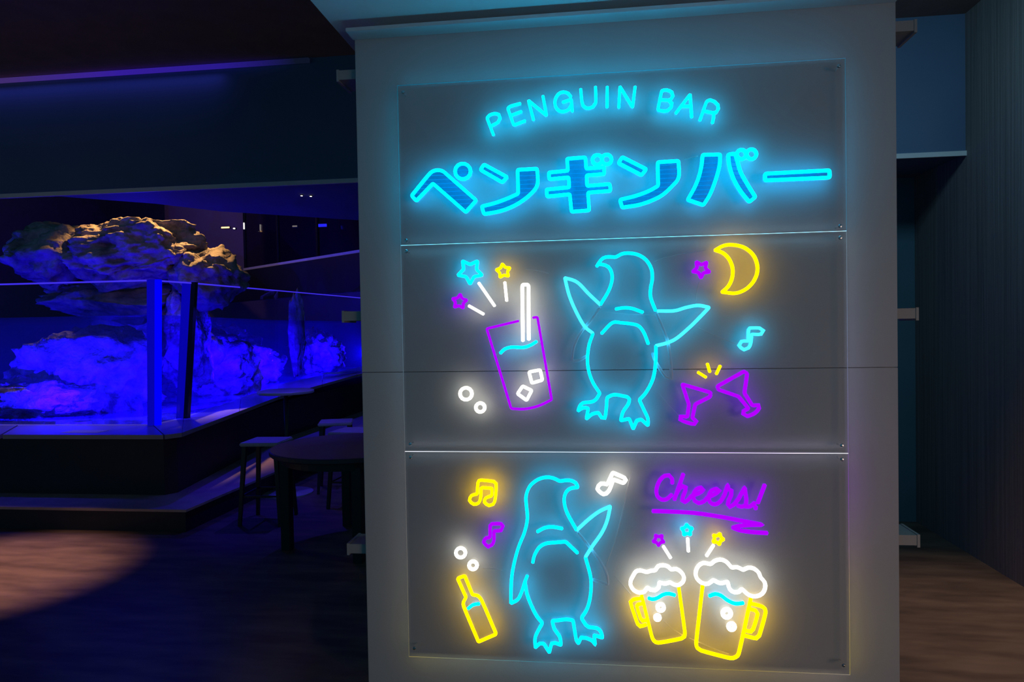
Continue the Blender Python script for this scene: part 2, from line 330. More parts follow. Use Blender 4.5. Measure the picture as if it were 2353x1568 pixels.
# neon outlines on the sign plane: millimetres right and up from the lower left corner of the panels; * marks a corner
TRACE = {
 'roman': [
  ('letter', ['O 345.3,1865.7* 322.8,1927.3* 331.6,1936.1 349.4,1941 365.1,1936.6 369.5,1923.6 361.8,1910.5 344.8,1901.7 334.1,1897.7*']),
  ('letter', ['O 441.9,1971* 405.9,1963 396.8,1956.9* 417.2,1896.8* 457.6,1910.1*', 'O 408.1,1931.2* 445.3,1942.7*']),
  ('letter', ['O 486.8,1910.8* 470.1,1979.8* 532.3,1924.5* 520.7,1993.4*']),
  ('letter', ['O 617.8,1983.6* 609.2,1995.9 591.3,2002.3 573.9,1995.7 562.8,1976.4 563.6,1955.3 574.9,1939.4 592.1,1934.7 609.5,1941.3 620.1,1957.9', 'O 588.8,1966.6* 602.3,1970.4 618.8,1975.2* 622,1933*']),
  ('letter', ['O 651.8,2009.4* 655,1967.4 658.6,1952 668.7,1943 680.1,1941.3 693.5,1946.2 702.4,1959 703.3,1970.4 702.5,2014.1*']),
  ('letter', ['O 742.6,2011.7* 740.8,1940.6*']),
  ('letter', ['O 781,1937.6* 785.7,2009.2* 827.5,1936.9* 837.1,2006.9*']),
  ('letter', ['O 912.4,1924.7* 926.2,1987.7* 942.9,1988.6 959.5,1980.2 963,1966.9 955.5,1956 948,1954.2 920.3,1956.9*', 'O 948,1954.2* 959,1942.7 957,1929.7 945.7,1919.1 929.1,1918.1 912.4,1923.5*']),
  ('letter', ['O 971.5,1907.5* 1020.1,1969.2* 1024.7,1891.2*', 'O 992.1,1930.8* 1021.5,1929.1*']),
  ('letter', ['O 1051.3,1879.7* 1074.8,1943.7* 1085.8,1946.8 1100.3,1940.4 1111.1,1928.6 1112.7,1915.5 1105.3,1904 1092.6,1903.6 1063.4,1911.5*', 'O 1096.9,1902.2* 1096.7,1886.6 1092.2,1868.2*']),
 ],
 'kana': [
  ('he', ['C 46.4,1666.2* 114.7,1742.5 131,1751.2 147.1,1752.4 163.1,1747 176.8,1734.6 279.5,1640.5* 241.4,1600.2* 124.9,1706.3* 63,1647*', 'C 261.2,1743 258.2,1731.3 250.3,1722.2 239.1,1717.4 226.7,1717.9 215.6,1723.7 208,1733.5 205.5,1745.5 208.5,1757.2 216.4,1766.4 227.7,1771.2 240.1,1770.6 251.1,1764.8 258.7,1755']),
  ('n', ['C 309.5,1765* 390.6,1717.5* 373.4,1699.7* 296.6,1746.9*', 'C 428.2,1741* 496.4,1741.8* 496.2,1686 467.6,1650.5 420.2,1619.5 366.9,1600.1 306.3,1590.7* 298.9,1618.3* 345.8,1628.2 389.3,1642 428.7,1657.8*']),
  ('gi', ['C 601.1,1771.6* 664.2,1773.3* 666.3,1734.2* 728.4,1737.2* 728,1713.2* 667.1,1711.3* 668.5,1674.9* 746.4,1678.1* 748.8,1654.4* 671.2,1651.9* 674.8,1590.5* 613.6,1588.2* 608.7,1648.6* 529.6,1644.1* 528.1,1668.1* 607.2,1672.5* 605.8,1707* 538.3,1703.4* 536.8,1726.6* 603.5,1730.1*', 'C 721.9,1762.2 720.1,1755 715.4,1749.4 708.7,1746.5 701.2,1746.8 694.6,1750.3 690,1756.4 688.5,1763.7 690.3,1770.9 695,1776.6 701.7,1779.5 709.2,1779.1 715.8,1775.6 720.4,1769.5', 'C 753.7,1761.9 752,1754.7 747.3,1749.1 740.5,1746.2 733.1,1746.5 726.5,1750 721.9,1756.1 720.4,1763.4 722.2,1770.6 726.9,1776.2 733.6,1779.1 741,1778.8 747.6,1775.2 752.2,1769.2']),
  ('n', ['C 789.9,1768.5* 870.7,1723.2* 854.3,1703.8* 777.2,1748.2*', 'C 909.4,1745.2* 978.7,1746.5* 978.8,1692 957.3,1662.8 916.1,1628.7 852.2,1604.7 787.5,1595.8* 780.3,1622.7* 830.1,1632.9 875.3,1647.3 909.8,1664.8*']),
  ('ba', ['C 1058.8,1763.4* 1116.5,1761.8* 1114.3,1725.3 1101,1677.4 1082.1,1629.5 1059.7,1593.7* 1007.8,1613.7* 1031.1,1654.1 1046.2,1691 1055.8,1731.7', 'C 1142.7,1760.6* 1165.5,1762.1* 1172.5,1737.6 1183,1699.9 1204.3,1658.1 1230.1,1614.2* 1210.1,1598.3* 1184.1,1632.8 1161,1674.8 1146.9,1720.1', 'C 1201.3,1757.8 1199.7,1751.1 1195.5,1745.9 1189.4,1743.1 1182.6,1743.5 1176.5,1746.8 1172.4,1752.4 1170.9,1759.2 1172.5,1765.9 1176.8,1771.2 1182.9,1773.9 1189.7,1773.6 1195.7,1770.3 1199.9,1764.6', 'C 1234.5,1757 1232.8,1750 1228.4,1744.5 1222,1741.6 1214.9,1742 1208.6,1745.4 1204.3,1751.3 1202.8,1758.5 1204.4,1765.5 1208.9,1770.9 1215.3,1773.8 1222.3,1773.5 1228.6,1770 1233,1764.1']),
  ('bar', ['C 1262.2,1690.8* 1468.2,1692.8* 1469,1668.9* 1262,1668.6*']),
 ],
 'star_c3': [
  ('m', ['C 251.7,1346.2* 238.2,1372.7* 208.7,1378.6* 230,1399.2* 226.3,1428.6* 253,1414.8* 280.2,1427* 275.4,1398* 295.8,1376.3* 266.2,1372*']),
 ],
 'star_y3': [
  ('m', ['C 368.3,1414.9* 378.3,1401.1* 395.3,1399.8* 385.3,1386.2* 389.4,1369.8* 373.2,1375.2* 358.8,1366.4* 358.8,1383.3* 345.7,1394.2* 361.9,1399.3*']),
 ],
 'star_p3': [
  ('m', ['C 215.8,1311.7* 222.2,1295* 239.5,1289.8* 225.4,1278.8* 225.8,1261* 210.7,1270.9* 193.5,1265* 198.4,1282.2* 187.4,1296.4* 205.5,1297.1*']),
 ],
 'streak_a': [
  ('m', ['O 282.5,1350* 338.4,1266.3*']),
 ],
 'streak_b': [
  ('m', ['O 375.8,1349.9* 381.4,1283.3*']),
 ],
 'streak_c': [
  ('m', ['O 245.3,1269.6* 298.7,1238.3*']),
 ],
 'drink': [
  ('glass_outline', ['O 421.8,1212.1* 308.3,1187.1* 390.6,903.3* 438.1,901.8 487.9,912.8 534,934.2* 488.6,1225.2* 472.8,1222.3*']),
  ('straw', ['O 436.4,1141.4* 437.4,1332.7 439.3,1339.3* 457.7,1338.9* 459.4,1332.1 457.2,1145.6*']),
  ('liquid_line', ['O 355.5,1099.3* 371.6,1114 396.7,1120.4 437.3,1118.9 462.2,1126.2 484.9,1139.3*']),
  ('ice_cube', ['C 456.1,1032.1* 495.4,1039.3* 502.9,1003.4* 465.4,992.9*']),
  ('ice_cube', ['C 432.7,982.8* 464.5,966.9* 445.9,932.3* 414.2,955.9*']),
 ],
 'ring_a': [
  ('m', ['C 251.3,956.8 249,947.6 242.9,940.2 234.1,936.1 224.5,936.2 215.9,940.3 210,947.8 208,957.1 210.3,966.4 216.5,973.8 225.3,977.8 234.9,977.8 243.5,973.6 249.4,966.1']),
 ],
 'ring_b': [
  ('m', ['C 296.3,907.6 294.6,900.7 290.1,895.2 283.6,892.2 276.4,892.2 270,895.3 265.7,900.8 264.2,907.7 265.9,914.6 270.5,920.1 277,923.2 284.1,923.1 290.5,920.1 294.9,914.5']),
 ],
 'penguin_up': [
  ('body_outline', ['O 697.2,1395.5* 707,1410.4 719.5,1423.8 737.8,1427.9 762.8,1425.8* 785.7,1437 810.6,1438.5 839.9,1431.7 866.6,1412.7 883.3,1382.5 886,1348.3 880.2,1316.5 879.8,1284.5 895.8,1238.5*', 'O 698.7,1402.8* 716.9,1402.3 737.3,1393.4 748.4,1372.5 748.9,1344.9 736.1,1308.4 708,1263*', 'O 681.4,1164.3* 667,1122.9 660.7,1072 665.6,1030.2 678.8,993 702.1,955.7* 687.1,933.6 670.9,925.7 643.2,922.6 631.5,910.6 625.7,894.7* 642.9,905.9 661.4,903.9* 653.9,866.8* 674.9,883.9 696.6,888.5* 706.9,871.3 717.4,869.9 723.4,904.7 726.2,940.8* 751.5,950.8 797,942.8* 802.7,934.4 798.9,918.3 780.3,890.6 772.1,860.6* 801.4,867.5* 814.5,831.9* 827.6,860.6 842.2,865.1* 864.5,843.5* 864.8,867.4 853,895.1 836.7,932* 860.6,959.4 883.8,1005.2 893.5,1060.1 895.1,1118.3*']),
  ('raised_flipper', ['O 708,1263* 669.6,1300.8 628.9,1343.3 586.6,1359.7* 600.5,1300.1 622.7,1244 651.9,1190.2 681.4,1164.3*']),
  ('raised_flipper', ['O 895.1,1118.3* 934.7,1128.2 966.2,1143.7 1011.2,1181.7 1047,1217.3 1074.7,1246.2* 1038.6,1253.8 998.6,1247.8 958.4,1237.2 902.5,1237.4*']),
  ('chest_line', ['O 760.3,1247.2* 787.6,1250.8 814.8,1248.4 853,1233.9*']),
  ('belly_line', ['O 710.2,1162.9* 748.2,1200 777.8,1199.5 823.1,1193.2 841,1184.6 856.5,1161.4 869.6,1124.6*']),
  ('unlit_flipper', ['O 705.6,1253.9* 675.2,1210.6 640,1169.6 616.2,1123.6 606.2,1070.3* 629.3,1070 656.3,1085*']),
  ('unlit_flipper', ['O 897.9,1229.3* 917.5,1183.3 934.8,1132.8 943,1073.3 947.5,1002.4* 928.7,1009.4 908.9,1037.1 893.5,1064.7 882.6,1092.3*']),
 ],
 'moon': [
  ('m', ['C 1096.9,1440* 1124.5,1454.1 1156.4,1455.9 1194.8,1444 1223.9,1415.1 1234.8,1375.1 1225.4,1338 1200.2,1308.3 1163.7,1292.8 1118.2,1297.6* 1138.9,1316.8 1151.5,1344.6 1153.2,1377.4 1142.2,1408.1 1121.9,1429.8']),
 ],
 'star_p5': [
  ('m', ['C 1048.5,1346.8* 1041.2,1366* 1021.4,1369.4* 1036.9,1382.1* 1033.7,1402.4* 1050.5,1391* 1068.2,1400.2* 1063.2,1380.5* 1077.4,1365.9* 1057.4,1365*']),
 ],
 'note_c5': [
  ('m', ['O 1202,1130.2* 1203.3,1167.7 1207.9,1173.7 1239.5,1173.2 1251.6,1164.6 1243.9,1152.5 1213.1,1153* 1210.1,1123.1 1202.7,1106.7 1188.1,1100.8 1171.9,1115.6 1180.2,1129.1 1202.9,1130.2*']),
 ],
 'spark_a': [
  ('m', ['O 1034.7,1026.1* 1062.2,1007.9*']),
 ],
 'spark_b': [
  ('m', ['O 1066.4,1055.2* 1074.8,1025.8*']),
 ],
 'spark_c': [
  ('m', ['O 1109.5,1047.6* 1095.8,1018.5*']),
 ],
 'cocktail_l': [
  ('m', ['C 982.1,985.2* 1077.2,955.9* 1074.8,942.2* 1024.9,916.5* 1014.1,869.5* 1027.3,858.1 1020.5,848.9 1000.5,852.6 973.9,864.1 975.4,874.6 997.7,872.7* 1003.5,915.2*']),
 ],
 'cocktail_r': [
  ('m', ['C 1188.2,1028* 1197.2,1019.9* 1187.5,954.1* 1213.4,910.7* 1232.4,912.5 1234.6,902.1 1220.8,885.7 1195.7,875.4 1183.1,883.4 1184.5,892.8 1200.6,901.3* 1168.2,942.4* 1100.8,966.4* 1098.6,977.3*']),
 ],
 'penguin_dn': [
  ('body_outline', ['O 377.5,210.5* 380.8,290.6 390.3,348 408,410.1 431.3,467.4 441.5,514.9 439,557.4 438.1,592.9 452,628.4 480.6,652.3 511.3,661 537,657.5 557.8,647.4* 581.2,650.9 597.4,649.7 613.6,641.9 621.2,626.5* 597,623 580.6,611.1 572.3,587.5 575,557 586.2,526.7 614.3,475.5*', 'O 377.5,210.5* 402.4,224.6 417.2,253.6 428.2,287.2 438.1,311.2*', 'O 429.6,284.8* 436,244.6 449.6,207.1 467.9,169.7 488.7,143.3* 471.6,112.8 461.8,88.6 462.2,55.3* 478,70.2 492.2,70.8* 511.5,39.7* 520.5,71.9 532.3,74.7 553.3,67.4* 549,96.6 530.7,124.4 523.2,152.6* 547.6,155.8 575.8,160 596.7,156.5* 603.1,112.8 607.3,87 614.1,75.5* 625.2,97.1 640.1,96.3 663.1,86.8 673.1,72.1* 669,107.2* 698.9,98.9* 693.7,118.5 680,132.1 649.9,135.7 636.2,149.4 626.2,166.5* 646.3,199.1 658.6,246.5 660.9,307.7 643.4,381.4*']),
  ('raised_flipper', ['O 643.4,381.4* 668.1,420.4 701.1,467.8 720.1,510.1 732.3,561.6* 693,542.4 655.6,513.7 614.3,475.5*']),
  ('chest_line', ['O 475.2,467.3* 501.3,481.5 529.5,485.8 564.5,480.3*']),
  ('belly_line', ['O 457.8,356.7* 464.3,382.9 481.3,411.7 505.1,426.3 538,430.8 575.4,434.4* 616.7,394.8*']),
  ('unlit_flipper', ['O 617.9,467.6* 645.2,433.9 676.9,392.4 704,351 717.4,318.5 720.1,287.3* 694,294.5 668.7,303.2*']),
 ],
 'note_y6': [
  ('m', ['O 263.4,598.8* 266.5,638.4 270.5,646.5 278.7,648.5 324.1,643.7 332.1,635.7 327.8,582 320.2,562.9 305.8,557.9 289.2,569.6 294.3,584.9 316,592.8* 317.4,619.9* 278.2,621.8* 275.1,583.7 267.6,566.9 250.7,561.9 235.5,575.1 242.6,592.8 263.4,598.8*']),
 ],
 'note_p6': [
  ('m', ['O 307.1,445.1* 308.3,486.6 314.2,492.4 347.6,493.5 353.7,485 347.2,470.6 320.9,467.8* 320.3,432 312.8,417.6 299.8,411.1 283.8,427.5 292.7,442 308,444.7*']),
 ],
 'ring_c': [
  ('m', ['C 217,387.3 215.1,379.8 210.2,373.7 203.1,370.2 195.4,370 188.4,373.2 183.7,379.1 182.1,386.6 184,394.1 188.9,400.2 196,403.7 203.8,403.9 210.7,400.7 215.4,394.8']),
 ],
 'ring_d': [
  ('m', ['C 258.2,343.3 256.6,337 252.5,331.9 246.6,329 240.2,328.8 234.4,331.5 230.5,336.4 229.2,342.6 230.7,348.9 234.9,354 240.7,356.9 247.2,357 252.9,354.4 256.8,349.5']),
 ],
 'bottle': [
  ('bottle_outline', ['C 186.6,294* 213,304.3* 239.8,236.4* 259,233.6 273.1,215.9 322.9,97.8* 258.3,67.6* 207.5,192.2 206.3,209 216.4,226.1*']),
  ('liquid_line', ['O 222.4,185.5* 241.5,200.5 264.3,205*']),
 ],
 'note_w7': [
  ('m', ['O 723.2,639* 742.3,679.5* 782,661.5 786.3,654.1 778.8,643.1* 744,655.8* 727.3,615 709.5,603.7 688.6,622 701.2,640.5 723.8,637.8*']),
 ],
 'cheers': [
  ('letter', ['O 943.6,643* 943.8,660 933.9,671.7 919.5,670.1 902.1,653.8 890.7,624.2 892.7,600.6 907,587.6 924.2,589.2 943.1,605.7*']),
  ('letter', ['O 982,677.4* 950,586.6*', 'O 954.5,601.4* 967.7,626.5 979.2,634.9 989.2,630.6 987,616.5 979.4,598.8 977.2,585.5 985.7,580.6 998.7,590.2 1008.8,602.1*']),
  ('letter', ['O 1008.8,602.1* 1033.1,611.1 1047.4,623 1040.4,630.2 1024.7,624.2 1014.5,605.1 1018.6,584.6 1031.3,576.9 1049.8,583.5 1061.3,596.9*']),
  ('letter', ['O 1061.3,596.9* 1084,607.4 1101.1,620.7 1092.7,626.4 1075.7,620.4 1065.6,601.3 1069.6,580.9 1085.1,573.2 1103.5,582.8 1117.9,606.3*']),
  ('letter', ['O 1117.9,606.3* 1130.1,642* 1129.4,626.8 1141.1,621.1 1140.4,606.6 1132.3,589 1128.8,574.4 1135.7,565.7 1148.5,573.2 1165.5,595.3*']),
  ('letter', ['O 1165.5,595.3* 1185.5,633.3* 1186.8,615.9 1190.1,589.8 1186.3,570.8 1173.6,566.3 1160.2,570.5*', 'O 1184.9,567.9* 1201.6,568.1 1218.5,581.4*']),
  ('exclamation_mark', ['O 1251.1,643.2* 1226.9,579.2*', 'O 1220.6,569.9* 1219.7,558.8*']),
 ],
 'underline': [
  ('m', ['O 876.2,547.3* 929.5,546.6 1015.2,542.9 1100.2,531.7 1170.4,519.1 1242.8,505.8* 1212.2,505.3 1170.2,501.6 1143.4,494.5* 1170,485.3 1211.9,480.3 1257.9,478.2*']),
 ],
 'star_p8': [
  ('m', ['C 894.7,426.1* 889.3,438.6* 876,440.8* 886.2,450.3* 884.5,464* 896.2,457.3* 908.4,463.6* 905.5,450* 914.7,440.2* 901.2,438.4*']),
 ],
 'star_c8': [
  ('m', ['C 991.4,503.4* 997.8,491.7* 1010.8,490.1* 1001.8,479.9* 1004,466.6* 992.1,472* 980.4,465.3* 982,478.9* 972.5,488.1* 985.5,491*']),
 ],
 'star_y8': [
  ('m', ['C 1102.6,473.6* 1103.7,460.2* 1114.8,453.3* 1102.8,447.7* 1099.6,434.5* 1091,444.4* 1077.9,443.1* 1084.7,454.9* 1079.8,467.3* 1092.6,464.6*']),
 ],
 'stick_a': [
  ('m', ['O 911,425.7* 935.8,384.7*']),
 ],
 'stick_b': [
  ('m', ['O 993.9,455.1* 995.7,408.5*']),
 ],
 'stick_c': [
  ('m', ['O 1080.4,433.4* 1055.7,394.3*']),
 ],
 'mug_l': [
  ('foam', ['C 827.2,261.7 808.5,269.9 797.5,288.8 800.5,308.1 807.5,320.6* 816.3,334.8 831.7,339.7 853.8,334* 869.2,339.6 883.4,341* 893.1,355.9 910.1,359.7 927,355 937,344.8* 953.9,347.7 970.6,337 979.8,319.9 975.2,302.5 959.9,290.9* 946.5,293 931.4,301.3* 916.1,295.6 895.8,299.6* 893.9,282.8 880.2,271.3 864.9,273.3 854.8,281* 844.3,265.7']),
  ('mug_outline', ['O 834.6,255* 867.9,111.1 874.5,95.6 889.7,88.5 967.8,106.1 978.6,113.4 980.8,125.7 961.5,284.7*']),
  ('handle', ['O 837.2,242.8* 806.4,236.6 797,227.6 820.6,151.3 829.1,143.9 849.6,150.6*', 'O 837,223.6* 823.3,220.7 818.4,214.3 831.1,171 837.9,163.5 849.2,166.3*']),
  ('liquid_line', ['O 857.7,243.4* 871.2,239.7 888.3,244.4 908.8,257.2 929.2,261.2 949.4,255.9*']),
  ('bubble', ['C 910.3,213 909.1,208.1 906.1,204.2 901.7,201.9 896.9,201.7 892.5,203.7 889.6,207.5 888.6,212.3 889.7,217.2 892.8,221.2 897.2,223.4 902,223.6 906.3,221.6 909.3,217.8']),
  ('bubble', ['C 895.6,177.3 894.8,174 892.7,171.2 889.7,169.6 886.3,169.5 883.4,170.9 881.3,173.5 880.6,176.8 881.4,180.2 883.5,182.9 886.5,184.5 889.9,184.6 892.8,183.2 894.9,180.6']),
 ],
 'mug_r': [
  ('foam', ['C 1040.6,300.8 1022.4,317.6 1019.3,338.2 1027.9,359.2 1044.7,370.6 1069.7,367.1* 1081.5,377.7 1101.5,384 1121.3,377 1139.3,356.8* 1157.5,359 1177.2,349.8* 1193.7,358.1 1213.4,355.2 1229.6,340.2 1234.4,325* 1247.4,310 1248.8,289.5 1238.8,270.4 1219,260.6 1196,264 1171.5,284.9* 1163.2,275 1146.7,272.8 1131.9,282.7 1125.5,308.3* 1100.6,302.5 1077.4,312.9* 1060.6,299.6']),
  ('mug_outline', ['O 1042.2,294.6* 1018.1,92.4 1021.9,75.2 1034.5,67 1131,44.9 1149.2,49.1 1159.3,61.6 1201.9,253.9*']),
  ('handle', ['O 1204,235.1* 1240,224.9 1249.6,209.1 1227.5,126.1 1217.6,116.5 1179.8,124.4*', 'O 1200.5,216.1* 1216.9,211.5 1223.3,201.4 1208,147.7 1199.7,138.8 1182.3,142.7*']),
  ('liquid_line', ['O 1063.4,256.6* 1083.5,264.8 1103.4,259.5 1123.2,244.6 1149.5,233.4 1177.6,236.7*']),
  ('bubble', ['C 1134.3,200.2 1132.9,194.2 1129.2,189.3 1123.8,186.4 1117.9,186.2 1112.6,188.7 1109,193.4 1107.7,199.3 1109.1,205.3 1112.9,210.3 1118.2,213.1 1124.1,213.3 1129.4,210.8 1133,206.1']),
  ('bubble', ['C 1146.4,154.8 1145.4,150.3 1142.6,146.6 1138.6,144.5 1134.1,144.3 1130.2,146.2 1127.4,149.7 1126.5,154.1 1127.5,158.6 1130.3,162.3 1134.3,164.5 1138.8,164.6 1142.7,162.8 1145.5,159.3']),
 ],
 'cable_a': [
  ('m', ['O 449,1393 491.8,1387.3 529.7,1377.2']),
 ],
 'cable_b': [
  ('m', ['O 895.8,1409.1 961.7,1427.9 1066,1439.6']),
 ],
 'cable_c': [
  ('m', ['O 1046.1,1341.2 1035.7,1308.9 1032.3,1272']),
 ],
 'cable_d': [
  ('m', ['O 714.4,1238.4 797.6,1229.2 893.3,1222.9']),
 ],
 'cable_e': [
  ('m', ['O 1039.9,1177 1088.7,1152.5 1160,1121.9']),
 ],
 'cable_f': [
  ('m', ['O 904.5,952 933.4,915.9 969.5,876.9']),
 ],
 'cable_g': [
  ('m', ['O 807.9,686.9 789.1,614.1 773.1,538 747.9,446.3 713.5,350.9']),
 ],
 'cable_h': [
  ('m', ['O 279.7,330.8 311.1,330.1 350.1,324.8']),
 ],
 'cable_i': [
  ('m', ['O 743,315 769.6,286.8 799,252.5']),
 ],
 'cable_j': [
  ('m', ['O 907.7,164.8 938.3,137 982.1,111.4']),
 ],
 'cable_k': [
  ('m', ['O 999,1752.9 1023.6,1757.6 1043.8,1761.1']),
 ],
 'cable_l': [
  ('m', ['O 996.6,105.9 1076.5,74.2 1127,56.6']),
 ],
}
# ------------------------------------------------------------------ the room
def S(o): o['kind'] = 'structure'; return o
S(box('floor', -12.2, 4.2, -3, 18, -0.1, 0.0, M['floor']))
S(box('ceiling', -12.2, 4.2, -3, 5.0, 3.67, 3.77, M['ceil']))
bm = bmesh.new()                                  # bulkhead across the room, its back edge cut at a slant
add_prism(bm, [(-12.2, 5.0), (4.2, 5.0), (4.2, 9.0), (-1.0, 7.7), (-2.4, 6.79), (-3.44, 6.02), (-3.77, 5.54), (-4.3, 5.10), (-12.2, 5.06)], 2.73, 3.77)
S(from_bm('wall_bulkhead', bm, M['bulk']))
S(box('trim_1', -12.2, 4.2, 4.985, 5.0, 2.712, 2.745, M['trim']))
S(box('wall_right', 2.52, 2.7, 1.6, 5.8, 0, 3.67, M['wall_r']))
S(box('wall_back', 0.2, 2.52, 5.75, 5.9, 0, 2.73, M['wall_b']))
S(box('wall_passage', 0.2, 0.35, 5.9, 17, 0, 2.73, M['wall_b']))
S(box('wall_far', -20, 1.0, 17.0, 17.2, 0, 7.0, M['far']))
S(box('ceiling_far', -20, 4.2, 5.9, 17.2, 7.0, 7.1, M['black']))
S(box('wall_left', -12.4, -12.2, 3.0, 17.2, 0, 7.0, M['black']))
S(box('wall_dark', -20, -10.75, 16.0, 16.2, 0, 7.0, M['black']))
S(box('ceiling_soffit', -0.92, 1.02, 0.9, 2.62, 2.70, 3.67, M['soffit']))

# ------------------------------------------------------------------ sign board
pil = empty('sign_board', (0.08, 2.6, 0), 'tall grey freestanding sign board with a projecting lip on top, carrying the clear neon panels', 'sign board')
ox, oy = 0.08, 2.6
box('core', -0.80-ox, 0.95-ox, 2.456-oy, 2.60-oy, 0, 2.70, M['board'], pil)
box('board_panel', -0.853-ox, 1.012-ox, 2.435-oy, 2.456-oy, 1.4455, 2.675, M['board'], pil, 0.001)
box('board_panel', -0.853-ox, 1.012-ox, 2.435-oy, 2.456-oy, 0.0, 1.4435, M['board'], pil, 0.001)
box('lip', -0.86-ox, 1.012-ox, 2.36-oy, 2.4352-oy, 2.661, 2.674, M['cornice'], pil, 0.0015)
for nm, x_in, x_out, zs, lab in (('support_frame', -0.80, -0.938, (2.551, 1.654, 0.777), 'grey metal bracket frame with three short arms sticking out left of the sign board'),
                            ('support_frame', 0.96, 1.094, (2.595, 1.625, 0.849), 'grey metal bracket frame with three short arms sticking out right of the sign board')):
    sg = 1 if x_out > 0 else -1
    f = empty(nm, (x_in, 2.57, 0), lab, 'bracket', 'bracket frames beside the sign board')
    a, b = sorted((0.0, (1.022 if sg > 0 else -0.845) - x_in))
    box('post', a if sg > 0 else b-0.03, b if sg > 0 else b, -0.08, -0.055, zs[2]-0.018, zs[0]+0.018, M['metal'], f)
    for z in zs:
        bm = bmesh.new(); L = x_out - x_in; x0, x1 = sorted((0, L))
        add_box(bm, x0, x1, -0.100, -0.096, z-0.0175, z+0.0175)          # face
        add_box(bm, x0, x1, -0.096, 0.03, z-0.0175, z-0.0135)            # web below
        add_box(bm, x0, x1, -0.096, 0.03, z+0.0135, z+0.0175)            # web above
        arm = from_bm('arm', bm, M['metal'], f)
        e0, e1 = sorted((L - sg*0.009, L))
        box('end_cap', e0, e1, -0.102, 0.03, z-0.024, z+0.020, M['metal'], arm)

# ------------------------------------------------------------------ clear acrylic panels
PX0, PX1 = -0.6856, 0.8380
PY0, PY1 = 2.395, 2.400
W0 = (0.55, 0.60, 0.62)
panels = [
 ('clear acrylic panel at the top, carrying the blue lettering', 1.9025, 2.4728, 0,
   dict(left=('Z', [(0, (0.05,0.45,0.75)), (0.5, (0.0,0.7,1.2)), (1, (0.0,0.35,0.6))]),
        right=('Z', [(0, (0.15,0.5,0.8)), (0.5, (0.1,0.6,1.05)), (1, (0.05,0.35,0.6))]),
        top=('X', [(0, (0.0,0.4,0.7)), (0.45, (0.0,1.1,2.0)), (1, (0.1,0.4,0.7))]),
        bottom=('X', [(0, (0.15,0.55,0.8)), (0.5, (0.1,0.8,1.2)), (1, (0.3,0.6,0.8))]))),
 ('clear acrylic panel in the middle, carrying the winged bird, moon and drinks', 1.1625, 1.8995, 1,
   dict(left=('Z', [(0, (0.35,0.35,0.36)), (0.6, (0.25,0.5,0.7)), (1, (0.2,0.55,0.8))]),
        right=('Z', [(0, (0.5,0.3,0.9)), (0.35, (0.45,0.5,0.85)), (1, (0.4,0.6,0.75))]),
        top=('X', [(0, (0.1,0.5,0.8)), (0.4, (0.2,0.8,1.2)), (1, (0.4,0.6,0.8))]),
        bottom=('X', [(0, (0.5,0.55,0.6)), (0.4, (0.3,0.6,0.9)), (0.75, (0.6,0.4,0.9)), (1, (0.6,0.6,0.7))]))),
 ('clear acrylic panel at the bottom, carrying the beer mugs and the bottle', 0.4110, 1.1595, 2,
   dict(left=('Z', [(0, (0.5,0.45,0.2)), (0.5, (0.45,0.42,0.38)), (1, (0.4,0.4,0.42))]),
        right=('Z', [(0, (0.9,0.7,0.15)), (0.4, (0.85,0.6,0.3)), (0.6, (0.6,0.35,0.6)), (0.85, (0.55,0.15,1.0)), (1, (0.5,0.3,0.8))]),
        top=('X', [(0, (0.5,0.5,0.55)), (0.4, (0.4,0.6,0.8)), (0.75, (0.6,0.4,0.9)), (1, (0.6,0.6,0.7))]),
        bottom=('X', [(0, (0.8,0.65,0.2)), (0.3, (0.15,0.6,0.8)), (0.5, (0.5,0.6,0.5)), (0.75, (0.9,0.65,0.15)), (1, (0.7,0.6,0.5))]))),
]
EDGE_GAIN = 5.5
def screw_mesh():
    bm = bmesh.new()
    prof = [(0.0065, 0.0), (0.0065, 0.0015), (0.0045, 0.0035), (0.0016, 0.0040)]
    n = 14; rings = []
    for r, d in prof:
        rings.append([bm.verts.new((r*math.cos(2*math.pi*i/n), -d, r*math.sin(2*math.pi*i/n))) for i in range(n)])
    for a, b in zip(rings, rings[1:]):
        for i in range(n):
            bm.faces.new((a[i], a[(i+1) % n], b[(i+1) % n], b[i]))
    bm.faces.new(rings[0]); bm.faces.new(rings[-1][::-1])
    me = bpy.data.meshes.new('screw_head'); bmesh.ops.recalc_face_normals(bm, faces=bm.faces); bm.to_mesh(me); bm.free(); me.materials.append(M['screw'])
    return me
def spacer_mesh():
    bm = bmesh.new(); n = 14
    a = [bm.verts.new((0.0035*math.cos(2*math.pi*i/n), 0.0, 0.0035*math.sin(2*math.pi*i/n))) for i in range(n)]
    b = [bm.verts.new((0.0035*math.cos(2*math.pi*i/n), 0.035, 0.0035*math.sin(2*math.pi*i/n))) for i in range(n)]
    for i in range(n): bm.faces.new((a[i], a[(i+1) % n], b[(i+1) % n], b[i]))
    bm.faces.new(a); bm.faces.new(b[::-1])
    me = bpy.data.meshes.new('spacer'); bmesh.ops.recalc_face_normals(bm, faces=bm.faces); bm.to_mesh(me); bm.free(); me.materials.append(M['spacer'])
    return me
SCREW, SPACER = screw_mesh(), spacer_mesh()
